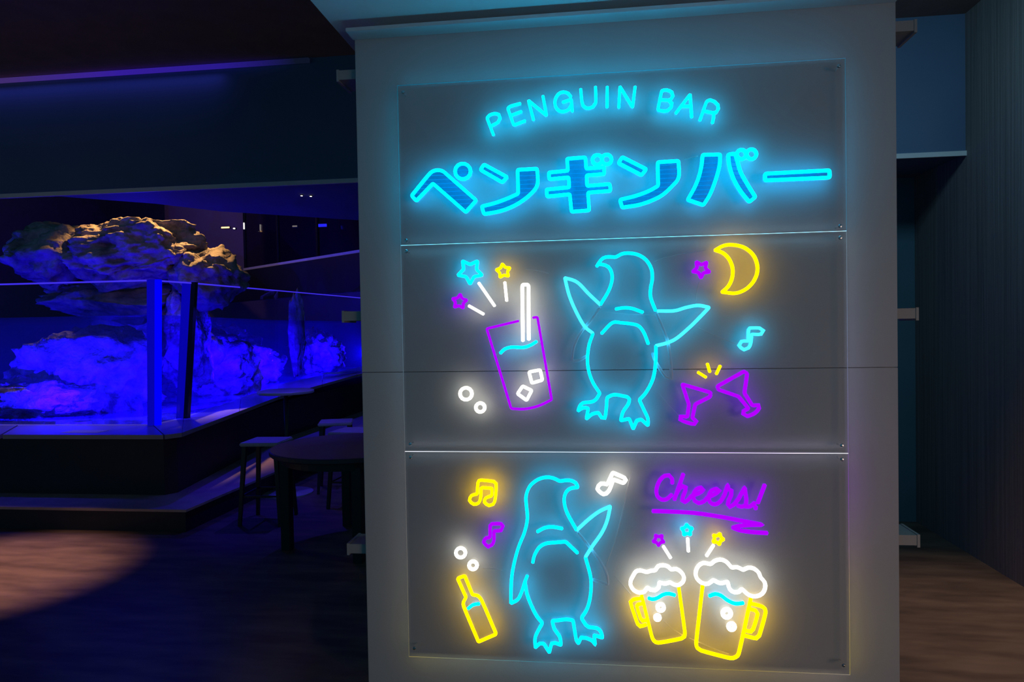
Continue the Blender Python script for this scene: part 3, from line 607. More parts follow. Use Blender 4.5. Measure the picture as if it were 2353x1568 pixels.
for lab, z0, z1, k, edges in panels:
    cx = (PX0 + PX1)/2
    p = empty('acrylic_panel', (cx, PY1, z0), lab, 'acrylic panel', 'clear panels of the sign')
    hw, h, d = (PX1 - PX0)/2, z1 - z0, PY0 - PY1
    bm = bmesh.new()
    for y in (0, d):
        vs = [bm.verts.new(q) for q in ((-hw, y, 0), (hw, y, 0), (hw, y, h), (-hw, y, h))]
        bm.faces.new(vs)
    from_bm('sheet', bm, M['acrylic'], p)
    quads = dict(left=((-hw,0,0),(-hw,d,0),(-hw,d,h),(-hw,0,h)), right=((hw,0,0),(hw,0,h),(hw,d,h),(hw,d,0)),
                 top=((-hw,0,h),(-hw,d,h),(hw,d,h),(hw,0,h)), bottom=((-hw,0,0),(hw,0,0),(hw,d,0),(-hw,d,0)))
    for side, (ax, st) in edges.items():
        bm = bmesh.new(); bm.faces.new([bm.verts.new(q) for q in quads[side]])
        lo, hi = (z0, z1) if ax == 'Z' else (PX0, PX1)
        mm = glow_ramp('painted_edge_glow', ax, lo, hi, [(a, tuple(v*EDGE_GAIN for v in c)) for a, c in st], 0.06)  # neon light guided through the sheet, painted onto its edges as emission
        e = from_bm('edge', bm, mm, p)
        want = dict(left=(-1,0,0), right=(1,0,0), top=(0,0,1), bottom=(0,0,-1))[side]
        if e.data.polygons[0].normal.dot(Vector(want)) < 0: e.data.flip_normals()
        e['label'] = 'polished edge, neon glow painted in'
    dz = {0: ((0.0165, h-0.0255)), 1: ((0.0235, h-0.019)), 2: ((0.032, h-0.020))}[k]
    for sx in (-hw+0.021, hw-0.021):
        for z in dz:
            s = bpy.data.objects.new('screw', SCREW); C.objects.link(s); s.parent = p; s.location = (sx, d, z)
            q = bpy.data.objects.new('spacer', SPACER); C.objects.link(q); q.parent = p; q.location = (sx, 0.0, z)

# ------------------------------------------------------------------ neon tubes
ORX, ORZ = -0.6856, 0.4110
def parse(s):
    closed = s[0] == 'C'; pts = []
    for tok in s[2:].split():
        c = tok.endswith('*'); a, b = tok.rstrip('*').split(',')
        pts.append((Vector((ORX + float(a)/1000, ORZ + float(b)/1000)), c))
    return closed, pts
def smooth(closed, pts, step, fillet):
    """Catmull-Rom through the soft points, small fillets at the corners"""
    n = len(pts); segs = n if closed else n - 1
    raw = []                                            # (point, is_corner)
    for i in range(segs):
        p1, c1 = pts[i]; p2, c2 = pts[(i+1) % n]
        p0 = pts[(i-1) % n][0] if (closed or i > 0) and not c1 else p1 - (p2 - p1)
        p3 = pts[(i+2) % n][0] if (closed or i + 2 < n) and not c2 else p2 + (p2 - p1)
        straight = (c1 and c2)
        m1 = (p2 - p0) * 0.5; m2 = (p3 - p1) * 0.5
        L = (p2 - p1).length
        for m_ in (m1, m2):
            if m_.length > 1.2*L and m_.length > 0: m_ *= 1.2*L/m_.length
        k = max(1, int(L/step))
        for j in range(k):
            t = j/k
            if straight: q = p1.lerp(p2, t)
            else:
                t2, t3 = t*t, t*t*t
                q = p1*(2*t3-3*t2+1) + m1*(t3-2*t2+t) + p2*(-2*t3+3*t2) + m2*(t3-t2)
            raw.append((q, c1 and j == 0))
    if not closed: raw.append((pts[-1][0], True))
    out = []; N = len(raw)
    for i, (q, c) in enumerate(raw):
        ends = (not closed) and i in (0, N-1)
        if not c or ends: out.append(q); continue
        a, b = raw[(i-1) % N][0], raw[(i+1) % N][0]
        da, db = (a - q), (b - q)
        fa, fb = min(fillet, da.length*0.6), min(fillet, db.length*0.6)
        if da.length < 1e-6 or db.length < 1e-6: out.append(q); continue
        A, B = q + da.normalized()*fa, q + db.normalized()*fb
        for t in (0, 0.33, 0.67, 1): out.append((A*(1-t)**2 + q*2*t*(1-t) + B*t*t))
    # drop doubles
    res = [out[0]]
    for q in out[1:]:
        if (q - res[-1]).length > 0.0008: res.append(q)
    if closed and (res[0] - res[-1]).length < 0.0008: res.pop()
    return res
def add_tube(bm, closed, P, r, y, origin, sides=8, depth=1.0):
    n = len(P); rings = []
    for i in range(n):
        a = P[(i-1) % n] if closed or i > 0 else P[i]
        b = P[(i+1) % n] if closed or i < n-1 else P[i]
        ta = (P[i]-a); tb = (b-P[i])
        t = (ta.normalized() if ta.length > 0 else Vector((0, 0))) + (tb.normalized() if tb.length > 0 else Vector((0, 0)))
        if t.length < 0.2: t = tb if tb.length > 0 else ta
        t = t.normalized(); nn = Vector((-t.y, t.x))
        k = 1.0
        if ta.length > 0 and tb.length > 0:
            k = min(1.25, 1/max(0.5, abs(nn.dot(Vector((-tb.y, tb.x)).normalized()))))
        rings.append([bm.verts.new((P[i].x + nn.x*r*k*math.cos(u) - origin[0], y - depth*r*math.sin(u) - origin[1], P[i].y + nn.y*r*k*math.cos(u) - origin[2]))
                      for u in (2*math.pi*(s+0.5)/sides for s in range(sides))])
    m = n if closed else n - 1
    for i in range(m):
        A, B = rings[i], rings[(i+1) % n]
        for s in range(sides):
            bm.faces.new((A[s], A[(s+1) % sides], B[(s+1) % sides], B[s]))
    if not closed:
        for ring, q, t in ((rings[0], P[0], P[0]-P[1]), (rings[-1], P[-1], P[-1]-P[-2])):
            e = q + t.normalized()*r*0.55
            v = bm.verts.new((e.x - origin[0], y - origin[1], e.y - origin[2]))
            for s in range(sides): bm.faces.new((ring[s], ring[(s+1) % sides], v))
def tubes(name, paths, mat, origin, parent=None, r=0.0058, step=0.008, fillet=0.005, sides=8, depth=1.0):
    bm = bmesh.new()
    for i, s in enumerate(paths):
        closed, pts = parse(s)
        add_tube(bm, closed, smooth(closed, pts, step, fillet), r, PY0 - depth*r*0.98 - 0.0004*i, origin, sides, depth)
    return from_bm(name, bm, mat, parent, True)
def extent(key):
    ps = [p for _, paths in TRACE[key] for s in paths for p, _ in parse(s)[1]]
    xs = [p.x for p in ps]; zs = [p.y for p in ps]
    return (min(xs)+max(xs))/2, min(zs)
def single(key, name, label, cat, mat, group=None, **kw):
    x, z = extent(key); org = (x, PY0, z)
    o = tubes(name, [s for _, ps in TRACE[key] for s in ps], M[mat], org, None, **kw)
    o.location = org
    return tag(o, label, cat, group)
def compound(key, name, label, cat, mats, group=None, rad={}, labels={}, **kw):
    x, z = extent(key); org = (x, PY0, z)
    e = empty(name, org, label, cat, group)
    for pn, ps in TRACE[key]:
        k2 = dict(kw)
        if pn in rad: k2['r'] = rad[pn]
        o = tubes(pn, ps, M[mats.get(pn, mats['*'])], org, e, **k2)
        if pn in labels: o['label'] = labels[pn]
    return e

# top panel: arched Latin lettering, then the outlined kana with striped insides
compound('roman', 'neon_lettering', 'blue neon lettering reading PENGUIN BAR in an arch at the top', 'neon lettering', {'*': 'cyan'}, r=0.0051)
kx, kz = extent('kana'); korg = (kx, PY0, kz)
kana = empty('neon_lettering', korg, 'large outlined blue neon Japanese lettering across the top panel, below the arch', 'neon lettering')
for pn, ps in TRACE['kana']:
    ch = tubes('letter', ps, M['cyan'], korg, kana, r=0.0060, fillet=0.007)
    for s in ps:
        closed, pts = parse(s); poly = smooth(closed, pts, 0.008, 0.004)
        zs = [p.y for p in poly]
        if max(zs) - min(zs) < 0.055 and pn in ('gi', 'ba'): continue
        bm = bmesh.new(); bm.faces.new([bm.verts.new((p.x - kx, -0.0001, p.y - kz)) for p in poly])
        from_bm('film', bm, M['film'], ch)['label'] = 'blue film inside the outline'
        if pn == 'bar': continue
        z = math.ceil(min(zs)/0.0148)*0.0148
        while z < max(zs):
            xs = []
            for a, b in zip(poly, poly[1:] + poly[:1]):
                if (a.y - z)*(b.y - z) < 0: xs.append(a.x + (b.x - a.x)*(z - a.y)/(b.y - a.y))
            xs.sort()
            for a, b in zip(xs[::2], xs[1::2]):
                if b - a > 0.024:
                    bm = bmesh.new(); add_box(bm, a+0.005-kx, b-0.005-kx, -0.0022, -0.0002, z-0.0011-kz, z+0.0011-kz)
                    from_bm('stripe', bm, M['stripe'], ch)
            z += 0.0148

# middle panel
single('star_c3', 'neon_star', 'large cyan neon star outline at top left of the middle panel', 'neon star', 'cyan', 'neon stars', r=0.0056)
single('star_y3', 'neon_star', 'small yellow neon star above the drink, beside the large cyan star', 'neon star', 'yellow', 'neon stars', r=0.0052)
single('star_p3', 'neon_star', 'small purple neon star below the large cyan star', 'neon star', 'purple', 'neon stars', r=0.0056)
single('streak_a', 'neon_streak', 'long slanting white neon streak under the large cyan star', 'neon streak', 'white', 'white streaks above the drink', r=0.0054)
single('streak_b', 'neon_streak', 'upright white neon streak under the small yellow star by the straw', 'neon streak', 'white', 'white streaks above the drink', r=0.0054)
single('streak_c', 'neon_streak', 'short white neon streak right of the purple star over the drink', 'neon streak', 'white', 'white streaks above the drink', r=0.0054)
compound('drink', 'neon_drink', 'purple neon tumbler with white straw and two ice cubes', 'neon drink', {'*': 'white', 'glass_outline': 'purple', 'liquid_line': 'cyan'}, rad={'straw': 0.0064, 'glass_outline': 0.0046}, r=0.0058,
         labels={'glass_outline': 'purple glass outline', 'straw': 'white straw', 'liquid_line': 'cyan wavy liquid line'})
single('ring_a', 'neon_bubble', 'larger white neon ring at lower left of the middle panel', 'neon bubble', 'white', 'white neon bubbles', r=0.0062)
single('ring_b', 'neon_bubble', 'smaller white neon ring at lower left of the middle panel', 'neon bubble', 'white', 'white neon bubbles', r=0.0062)
compound('penguin_up', 'neon_penguin', 'cyan neon penguin spreading both flippers, facing left, in the middle panel', 'neon penguin', {'*': 'cyan_bird', 'raised_flipper': 'cyan_pale', 'unlit_flipper': 'unlit'}, 'neon penguins', rad={'unlit_flipper': 0.0058}, r=0.0058,
         labels={'unlit_flipper': 'unlit lowered flipper tube', 'raised_flipper': 'pale raised flipper'})
single('moon', 'neon_moon', 'yellow neon crescent moon at top right of the middle panel', 'neon moon', 'yellow', r=0.0060, fillet=0.003)
single('star_p5', 'neon_star', 'small purple neon star left of the yellow moon', 'neon star', 'purple', 'neon stars', r=0.0062)
single('note_c5', 'neon_note', 'cyan neon music note below the yellow moon', 'neon note', 'cyan_pale', 'neon music notes', r=0.0054)
single('spark_a', 'neon_spark', 'left yellow neon dash of the three above the cocktail glasses', 'neon spark', 'yellow', 'yellow sparks over the cocktails', r=0.0052)
single('spark_b', 'neon_spark', 'middle yellow neon dash of the three above the cocktail glasses', 'neon spark', 'yellow', 'yellow sparks over the cocktails', r=0.0052)
single('spark_c', 'neon_spark', 'right yellow neon dash of the three above the cocktail glasses', 'neon spark', 'yellow', 'yellow sparks over the cocktails', r=0.0052)
single('cocktail_l', 'neon_cocktail', 'smaller left purple neon cocktail glass, tilted right', 'neon cocktail glass', 'purple', 'clinking cocktail glasses', r=0.0064, fillet=0.012)
single('cocktail_r', 'neon_cocktail', 'larger right purple neon cocktail glass, tilted left', 'neon cocktail glass', 'purple', 'clinking cocktail glasses', r=0.0064, fillet=0.012)

# bottom panel
single('note_y6', 'neon_note', 'yellow neon double music note at top left of the bottom panel', 'neon note', 'yellow', 'neon music notes', r=0.0054)
single('note_p6', 'neon_note', 'purple neon music note under the yellow double note', 'neon note', 'purple', 'neon music notes', r=0.0062)
single('ring_c', 'neon_bubble', 'upper white neon ring over the bottle', 'neon bubble', 'white', 'white neon bubbles', r=0.0062)
single('ring_d', 'neon_bubble', 'lower white neon ring just over the bottle neck', 'neon bubble', 'white', 'white neon bubbles', r=0.0064)
compound('bottle', 'neon_bottle', 'yellow neon bottle tilted left at lower left of the bottom panel', 'neon bottle', {'*': 'yellow', 'liquid_line': 'cyan'}, r=0.0058, labels={'liquid_line': 'cyan liquid line'})
compound('penguin_dn', 'neon_penguin', 'cyan neon penguin raising one flipper, facing right, in the bottom panel', 'neon penguin', {'*': 'cyan_bird', 'raised_flipper': 'cyan_pale', 'unlit_flipper': 'unlit'}, 'neon penguins', rad={'unlit_flipper': 0.0052}, r=0.0058,
         labels={'unlit_flipper': 'unlit lowered flipper tube', 'raised_flipper': 'pale raised flipper'})
single('note_w7', 'neon_note', 'white neon music note right of the lower penguin beak', 'neon note', 'white', 'neon music notes', r=0.0066)
compound('cheers', 'neon_lettering', 'purple neon script lettering reading Cheers! at upper right of the bottom panel', 'neon lettering', {'*': 'purple'}, r=0.0068, fillet=0.004)
single('underline', 'neon_underline', 'purple neon zigzag swash under the purple script', 'neon line', 'purple', r=0.0070)
single('star_p8', 'neon_star', 'small purple neon star over the left beer mug', 'neon star', 'purple', 'neon stars', r=0.0056)
single('star_c8', 'neon_star', 'small cyan neon star between and above the beer mugs', 'neon star', 'cyan', 'neon stars', r=0.0056)
single('star_y8', 'neon_star', 'small yellow neon star over the right beer mug', 'neon star', 'yellow', 'neon stars', r=0.0056)
single('stick_a', 'neon_streak', 'white neon streak under the purple star, over the left mug', 'neon streak', 'white', 'white streaks above the mugs', r=0.0056)
single('stick_b', 'neon_streak', 'upright white neon streak under the cyan star between the mugs', 'neon streak', 'white', 'white streaks above the mugs', r=0.0056)
single('stick_c', 'neon_streak', 'white neon streak under the yellow star, over the right mug', 'neon streak', 'white', 'white streaks above the mugs', r=0.0056)
mugm = {'*': 'yellow', 'foam': 'white', 'bubble': 'white', 'liquid_line': 'cyan'}
mugl = {'foam': 'white foam', 'bubble': 'white bubble', 'liquid_line': 'cyan liquid line'}
compound('mug_l', 'neon_mug', 'smaller yellow neon beer mug with white foam, handle on the left', 'neon mug', mugm, 'neon beer mugs', rad={'bubble': 0.0070, 'foam': 0.0064}, r=0.0060, labels=mugl)
compound('mug_r', 'neon_mug', 'larger yellow neon beer mug with white foam, handle on the right', 'neon mug', mugm, 'neon beer mugs', rad={'bubble': 0.0076, 'foam': 0.0064}, r=0.0062, labels=mugl)
for k, lab in (('a', 'thin clear cable between the drink straw and the upper penguin'), ('b', 'thin clear cable from the upper penguin head to the yellow moon'),
               ('c', 'thin clear cable hanging from the purple star beside the moon'), ('d', 'thin clear cable crossing the chest of the upper penguin'),
               ('e', 'thin clear cable between the right flipper and the cyan note'), ('f', 'thin clear cable from the upper penguin belly to the left cocktail glass'),
               ('g', 'long clear cable bowing down right of the lower penguin'), ('h', 'thin clear cable between the bottle bubbles and the lower penguin'),
               ('i', 'thin clear cable reaching the left beer mug handle'), ('j', 'thin clear cable behind the left beer mug'),
               ('k', 'thin clear cable between two large Japanese letters'), ('l', 'thin clear cable inside the bottom of the right beer mug')):
    single('cable_' + k, 'clear_cable', lab, 'cable', 'cable', 'clear cables on the panels', r=0.0016 if k != 'g' else 0.0024, sides=6)

# ------------------------------------------------------------------ penguin pool
tank = empty('aquarium_tank', (-4.2, 6.1, 0), 'large glass walled aquarium pool lit deep blue, on a dark base', 'aquarium')
def loc(p): return (p[0] + 4.2, p[1] - 6.1) + tuple(p[2:])
G_ = [(-10.0, 6.10), (-4.22, 6.10), (-4.234, 6.60), (-5.0, 10.34), (-4.77, 13.3), (-4.72, 15.6)]
OUT = [(-10.0, 5.52), (-3.72, 5.52), (-3.637, 5.642), (-4.065, 8.4), (-3.99, 11.1), (-3.95, 15.6)]
ZR = {0: 0, 1: 0, 2: 0, 3: 0.04, 4: 0.13, 5: 0.17}
TOPZ = [2.124, 2.121, 2.124, 2.26, 2.271, 2.29]
LEAN = [0, 0.02, 0.13, 0.03, 0.01, 0]
# glass panes, pool glow painted into their top edges as emission
for i in range(5):
    (x0, y0), (x1, y1) = loc(G_[i]), loc(G_[i+1])
    z0a, z0b = 0.70 + ZR[i], 0.70 + ZR[i+1]
    zta, ztb = TOPZ[i], TOPZ[i+1]
    t = Vector((x1-x0, y1-y0, 0)).normalized(); nrm = Vector((t.y, -t.x, 0)); th = 0.05
    if nrm.dot(Vector((1, -1, 0))) > 0: nrm = -nrm                        # thickness goes inwards
    la, lb = LEAN[i], LEAN[i+1]
    P = [Vector((x0, y0, z0a)), Vector((x1, y1, z0b)), Vector((x1+lb, y1, ztb)), Vector((x0+la, y0, zta))]
    bm = bmesh.new()
    f = [bm.verts.new(p) for p in P]; g = [bm.verts.new(p + nrm*th) for p in P]
    bm.faces.new(f); bm.faces.new(g[::-1])
    pane = from_bm('glass_pane', bm, M['glass'], tank)
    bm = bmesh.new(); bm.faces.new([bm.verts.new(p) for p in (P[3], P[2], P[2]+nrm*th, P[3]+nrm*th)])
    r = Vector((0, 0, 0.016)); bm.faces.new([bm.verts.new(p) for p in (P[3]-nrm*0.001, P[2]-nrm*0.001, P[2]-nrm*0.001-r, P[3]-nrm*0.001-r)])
    from_bm('pane_edge', bm, M['tank_edge_glow'], pane)['label'] = 'top edge, blue pool glow painted in'
def upright(name, a, b, ta, tb, mat, w0, w1, dy=-0.004):
    """strip standing on the pane corner"""
    bm = bmesh.new()
    A, B = Vector(loc(a) + (ta,)), Vector(loc(b) + (tb,))
    vs = []
    for q in (A, B):
        for dx, d2 in ((-w0, dy), (w1, dy), (w1, 0.05), (-w0, 0.05)): vs.append(bm.verts.new(q + Vector((dx, d2, 0))))
    for q in ((0,1,5,4),(1,2,6,5),(2,3,7,6),(3,0,4,7),(3,2,1,0),(4,5,6,7)): bm.faces.new([vs[i] for i in q])
    return from_bm(name, bm, mat, tank)
upright('corner_edge', (-4.235, 6.095), (-4.20, 6.095), 0.72, 2.121, M['corner_dim_glow'], 0.045, 0.022)['label'] = 'thick glass corner, dim blue glow painted in'
upright('corner_edge', (-4.195, 6.095), (-4.15, 6.095), 0.72, 2.121, M['corner_bright_glow'], 0.012, 0.026)['label'] = 'glass corner, bright blue glow painted in'
upright('corner_edge', (-4.262, 6.575), (-4.155, 6.575), 0.72, 2.122, M['corner_dim_glow'], 0.035, 0.026)['label'] = 'glass edge beside the seam, blue glow painted in'
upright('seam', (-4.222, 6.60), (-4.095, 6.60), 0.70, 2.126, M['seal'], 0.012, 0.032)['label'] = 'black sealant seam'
bm = bmesh.new()
ins = [(-10, 6.16), (-4.28, 6.16), (-4.29, 6.62), (-5.06, 10.33), (-4.83, 13.3), (-4.80, 15.5), (-10, 15.5)]
add_prism(bm, [loc(p) for p in ins], 0.721, 1.786)
from_bm('water', bm, M['water'], tank)['label'] = 'blue lit pool water'
bm = bmesh.new(); add_prism(bm, [loc(p) for p in G_ + [(-10, 15.6)]], 0.66, 0.7205); from_bm('pool_floor', bm, M['sand'], tank)
# counter: slabs one after another, joints between them
n = len(OUT)
def lerp(a, b, t): return tuple(u + (v-u)*t for u, v in zip(a, b))
cuts = []
for i in range(n-1):
    L = (Vector(OUT[i+1]) - Vector(OUT[i])).length
    k = max(1, round(L/1.6))
    for j in range(k): cuts.append((i, j/k, (j+1)/k))
for i, a, b in cuts:
    o0, o1 = lerp(OUT[i], OUT[i+1], a + 0.002), lerp(OUT[i], OUT[i+1], b - 0.002)
    g0, g1 = lerp(G_[i], G_[i+1], a + 0.002), lerp(G_[i], G_[i+1], b - 0.002)
    za, zb = ZR[i] + (ZR[i+1]-ZR[i])*a, ZR[i] + (ZR[i+1]-ZR[i])*b
    bm = bmesh.new()
    add_prism(bm, [loc(o0) + (za,), loc(o1) + (zb,), loc(g1) + (zb,), loc(g0) + (za,)], 0.682, 0.72)
    from_bm('counter_slab', bm, M['counter'], tank)
bm = bmesh.new()
add_prism(bm, [loc(p) for p in [(-10, 5.56), (-3.76, 5.56), (-3.70, 5.66), (-4.12, 8.4), (-4.05, 11.1), (-4.0, 15.6), (-10, 15.6)]], 0.185, 0.68)
from_bm('base_cabinet', bm, M['cabinet'], tank)
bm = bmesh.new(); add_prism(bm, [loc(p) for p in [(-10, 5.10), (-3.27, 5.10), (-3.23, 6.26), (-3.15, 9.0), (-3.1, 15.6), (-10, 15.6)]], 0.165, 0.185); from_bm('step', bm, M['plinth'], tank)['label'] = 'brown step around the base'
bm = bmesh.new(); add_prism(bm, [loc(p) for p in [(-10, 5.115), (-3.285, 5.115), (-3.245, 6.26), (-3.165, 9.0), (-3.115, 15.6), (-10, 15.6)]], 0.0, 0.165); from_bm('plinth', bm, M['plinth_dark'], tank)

# boulders
def boulder(label, loc_, scale, seed, mat, planes=26, sub=5, rough=0.15, fine=0.035, group='rocks of the pool', rz=0.0, name='boulder'):
    rnd = random.Random(seed)
    bm = bmesh.new(); bmesh.ops.create_icosphere(bm, subdivisions=sub, radius=1.0)
    ps = []
    for _ in range(planes):
        v = Vector((rnd.gauss(0, 1), rnd.gauss(0, 1), rnd.gauss(0, 1))).normalized(); ps.append((v, rnd.uniform(0.66, 0.94)))
    off = Vector((seed*3.7, seed*1.3, seed*2.1))
    for v in bm.verts:
        d = v.co.normalized(); q = d * (1 + 0.22*noise.noise(d*1.6 + off))
        for nv, dist in ps:
            h = q.dot(nv) - dist
            if h > 0: q -= nv*h*0.92
        q += d * (rough*noise.fractal(d*3.2 + off, 0.9, 2.1, 5) - fine*abs(noise.noise(d*9 + off)) + fine*0.5*noise.noise(d*21 + off))
        v.co = Vector((q.x*scale[0], q.y*scale[1], q.z*scale[2]))
    o = from_bm(name, bm, mat, None, True)
    o.location = loc_; o.rotation_euler = (0, 0, rz)
    for poly in o.data.polygons: poly.use_smooth = True
    return tag(o, label, 'rock', group)
boulder('largest brown rock above the pool, its top lit orange', (-5.75, 8.1, 2.60), (0.98, 0.75, 0.50), 3, M['rock'], rz=0.2, sub=6)
boulder('brown rock at the far left end above the pool', (-6.75, 8.0, 2.62), (0.75, 0.7, 0.50), 8, M['rock'])
boulder('smaller brown rock at the right end above the pool', (-4.85, 8.2, 2.34), (0.50, 0.55, 0.44), 5, M['rock'], rz=0.5)
boulder('dark rock shelf under the big rock above the pool', (-6.0, 8.3, 2.05), (1.25, 0.6, 0.34), 12, M['rock'])
boulder('brown rock column standing in the water behind the seam', (-5.22, 8.2, 1.60), (0.36, 0.4, 0.75), 15, M['wetrock'])
boulder('large pale rock in the water at the left end of the pool', (-5.85, 7.25, 1.15), (0.85, 0.55, 0.62), 21, M['wetrock'], rough=0.16)
boulder('low pale rock heaped on the pool floor at far left', (-6.2, 6.85, 0.88), (0.8, 0.4, 0.32), 22, M['wetrock'], rough=0.18)
boulder('dim rock behind the glass corner under the water', (-5.6, 9.2, 1.05), (0.9, 0.6, 0.60), 23, M['wetrock'])
boulder('craggy rock just right of the black seam under the water', (-5.72, 9.0, 1.20), (0.55, 0.6, 0.62), 31, M['wetrock'], rough=0.2)
boulder('coral crusted rock in the middle of the right glass wall', (-6.05, 11.0, 1.1), (0.75, 0.7, 0.62), 33, M['wetrock'], rough=0.22, fine=0.09)
boulder('tall coral crusted rock at the far end of the right glass wall', (-5.75, 13.6, 1.12), (0.6, 0.6, 0.62), 34, M['wetrock'], rough=0.2, fine=0.1)
boulder('small pale rock tip above the far right glass wall', (-5.25, 11.6, 1.62), (0.17, 0.17, 0.86), 35, M['rock'], sub=4)
boulder('long rock bank at the back of the pool', (-7.6, 11.5, 1.0), (2.2, 0.8, 0.95), 41, M['wetrock'], rough=0.16)
# ------------------------------------------------------------------ tables, stools and small things
def round_table(name, x, y, h, r, label, mat, pole_r, base_r, group=None):
    t = empty(name, (x, y, 0), label, 'table', group)
    bm = bmesh.new(); add_lathe(bm, [(r-0.01, h-0.03), (r, h-0.024), (r, h-0.006), (r-0.006, h)], 48); from_bm('table_top', bm, mat, t)
    bm = bmesh.new(); add_lathe(bm, [(pole_r, 0.02), (pole_r, h-0.03)], 20); from_bm('pole', bm, M['dark_metal'], t, True)
    bm = bmesh.new(); add_lathe(bm, [(base_r, 0.0), (base_r, 0.012), (base_r*0.5, 0.022), (pole_r*1.6, 0.03)], 40); from_bm('base', bm, M['tablepale'], t)
    return t
round_table('standing_table', -3.03, 6.42, 1.02, 0.27, 'small high round standing table with a thin pole beside the blue pool', M['tablepale'], 0.022, 0.24)
t = empty('round_table', (-1.83, 4.95, 0), 'dark round table with thick dark legs beside the sign board', 'table')
bm = bmesh.new(); add_lathe(bm, [(0.575, 0.70), (0.585, 0.71), (0.585, 0.734), (0.578, 0.74)], 56); from_bm('table_top', bm, M['table'], t)
bm = bmesh.new(); add_lathe(bm, [(0.50, 0.64), (0.50, 0.70)], 48); from_bm('apron', bm, M['dark_metal'], t)
for a in (205, 295, 25, 115):
    x, y = 0.47*math.cos(math.radians(a)), 0.47*math.sin(math.radians(a))
    bm = bmesh.new(); add_box(bm, x-0.035, x+0.035, y-0.035, y+0.035, 0, 0.66, 0.004); from_bm('leg', bm, M['dark_metal'], t)
def stool(x, y, h, w, rz, label):
    s = empty('bar_stool', (x, y, 0), label, 'stool', 'dark legged stools by the pool', rz)
    bm = bmesh.new(); add_box(bm, -w/2, w/2, -w/2, w/2, h-0.03, h, 0.008); from_bm('seat', bm, M['seat'], s)
    q = w*0.40; p = w*0.52
    for sx, sy in ((-1,-1), (1,-1), (1,1), (-1,1)):
        bm = bmesh.new(); add_bar(bm, (sx*q, sy*q, h-0.03), (sx*p, sy*p, 0), 0.024, 0.018); from_bm('leg', bm, M['dark_metal'], s)
    z = 0.24; k = q + (p-q)*(1 - z/h)
    for a, b in (((-k,-k),(k,-k)), ((k,-k),(k,k)), ((k,k),(-k,k)), ((-k,k),(-k,-k))):
        bm = bmesh.new(); add_bar(bm, (a[0], a[1], z), (b[0], b[1], z), 0.010); from_bm('stretcher', bm, M['dark_metal'], s)
    return s
stool(-2.77, 5.49, 0.685, 0.33, 0.05, 'square stool with a pale seat left of the dark round table')
stool(-2.60, 6.62, 0.69, 0.33, 0.3, 'farther pale seated stool behind the dark round table')
stool(-2.20, 6.02, 0.69, 0.34, -0.1, 'nearer pale seated stool between the dark round table and the sign board')
def sheet(x, y, z, w, d, rz, label, mat):
    o = box('paper_sheet', -w/2, w/2, -d/2, d/2, 0, 0.002, mat); o.location = (x, y, z); o.rotation_euler = (0, 0, rz)
    return tag(o, label, 'paper', 'papers on the pool counter')
sheet(-4.62, 5.70, 0.7204, 0.36, 0.16, 0.0, 'pale paper lying on the front counter of the blue pool', M['paper'])
sheet(-4.50, 11.40, 0.8645, 0.34, 0.34, 0.05, 'pale menu sheet on the far counter near the sign board', M['paper'])
sheet(-4.25, 11.60, 0.8665, 0.30, 0.25, 0.05, 'dark menu sheet on the far counter near the sign board', M['table'])

# LED line along the top of the bulkhead
o = box('led_strip', -12.0, -2.1, 4.955, 4.985, 3.625, 3.655, M['led']); tag(o, 'dim violet light strip along the top of the bulkhead, upper left', 'light strip')
# downlights in the underside of the bulkhead
for x, y, lab in ((-2.388, 5.436, 'left tiny bright downlight under the navy bulkhead'), (-2.325, 5.475, 'right tiny bright downlight under the navy bulkhead')):
    d = empty('downlight', (x, y, 2.73), lab, 'lamp', 'downlights in the bulkhead')
    bm = bmesh.new(); add_lathe(bm, [(0.010, -0.006), (0.016, 0.0)], 16); from_bm('bezel', bm, M['dark_metal'], d)
    bm = bmesh.new(); add_lathe(bm, [(0.0085, -0.010), (0.0085, -0.0062)], 12); from_bm('bulb', bm, M['lamp_white'], d)

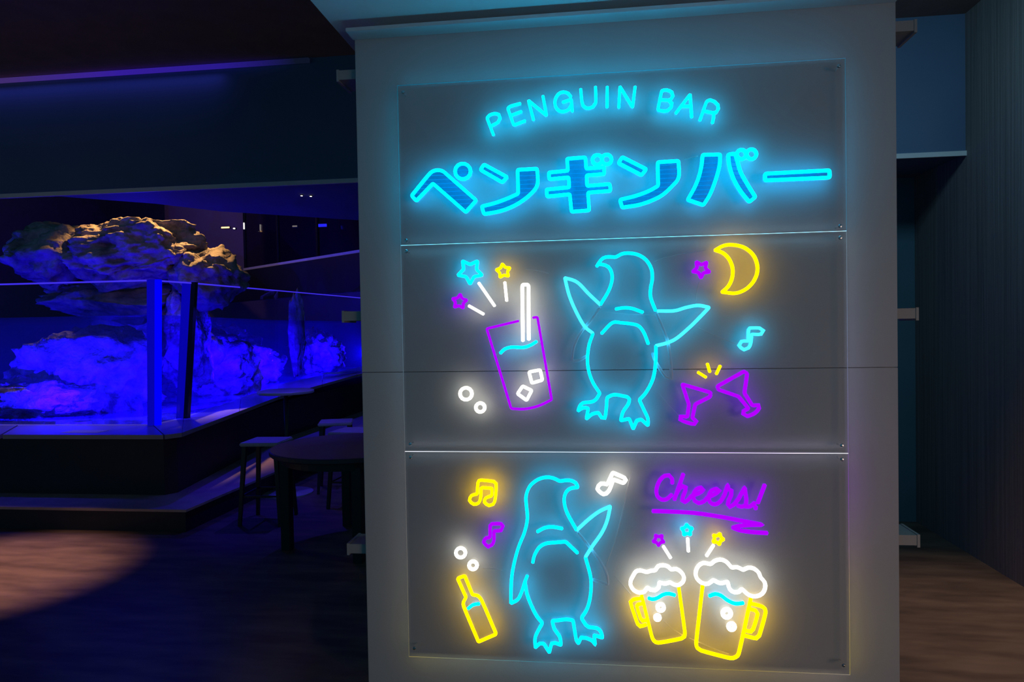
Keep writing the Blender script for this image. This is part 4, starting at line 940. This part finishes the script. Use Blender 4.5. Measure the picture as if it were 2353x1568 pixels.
# glazed gallery behind the pool
P0, P1 = Vector((-8.30, 15.6)), Vector((-4.10, 12.45))
gal = empty('gallery_screen', (-8.3, 15.6, 3.1), 'smoky glazed screen with thin dark posts high behind the pool', 'glass screen')
def at(t, z): p = P0.lerp(P1, t); return Vector((p.x + 8.3, p.y - 15.6, z - 3.1))
dirn = (P1 - P0).normalized(); nn = Vector((-dirn.y, dirn.x, 0))*0.02
stops = [0.0, 0.31, 0.63, 1.0]
def slab(a, b, z0, z1, th):
    bm = bmesh.new(); v = nn*(th/0.02)
    ps = [at(a, z0), at(b, z0), at(b, z1), at(a, z1)]
    f = [bm.verts.new(p - v) for p in ps]; g = [bm.verts.new(p + v) for p in ps]
    bm.faces.new(f); bm.faces.new(g[::-1])
    for i in range(4): bm.faces.new((f[i], f[(i+1) % 4], g[(i+1) % 4], g[i]))
    return bm
for a, b in zip(stops, stops[1:]):
    from_bm('glass_pane', slab(a + 0.004, b - 0.004, 3.14, 5.3, 0.008), M['gallery'], gal)
for a in stops[:-1]:
    from_bm('post', slab(a - 0.004, a + 0.004, 3.12, 5.3, 0.03), M['seal'], gal)
from_bm('bottom_rail', slab(-0.01, 1.0, 3.08, 3.14, 0.04), M['trim'], gal)['label'] = 'pale bottom rail'
from_bm('parapet', slab(-0.4, 1.0, 2.35, 3.08, 0.06), M['cabinet'], gal)['label'] = 'dark wall below the glazing'
def lamp(x, y, z, sx, sz, label, mat):
    o = empty('wall_lamp', (x, y, z), label, 'lamp', 'small lamps behind the pool')
    box('housing', -sx-0.01, sx+0.01, 0.0, 0.05, -sz-0.01, sz+0.01, M['dark_metal'], o)
    box('diffuser', -sx, sx, -0.02, 0.0, -sz, sz, mat, o, 0.004)
    return o
lamp(-8.62, 15.3, 4.086, 0.10, 0.016, 'small warm horizontal lamp bar above the right rocks', M['lamp_warm'])
lamp(-8.40, 15.3, 4.055, 0.022, 0.014, 'tiny white lamp beside the warm lamp bar', M['lamp_white'])
lamp(-8.10, 15.2, 4.09, 0.012, 0.075, 'tiny upright white lamp at the edge of the glazed screen', M['lamp_white'])
lamp(-5.33, 13.1, 3.70, 0.085, 0.028, 'small blue lamp high behind the pool near the sign board', M['lamp_blue'])
lamp(-6.18, 13.7, 3.80, 0.05, 0.014, 'faint pale lamp high in the middle of the glazed screen', M['lamp_dim'])
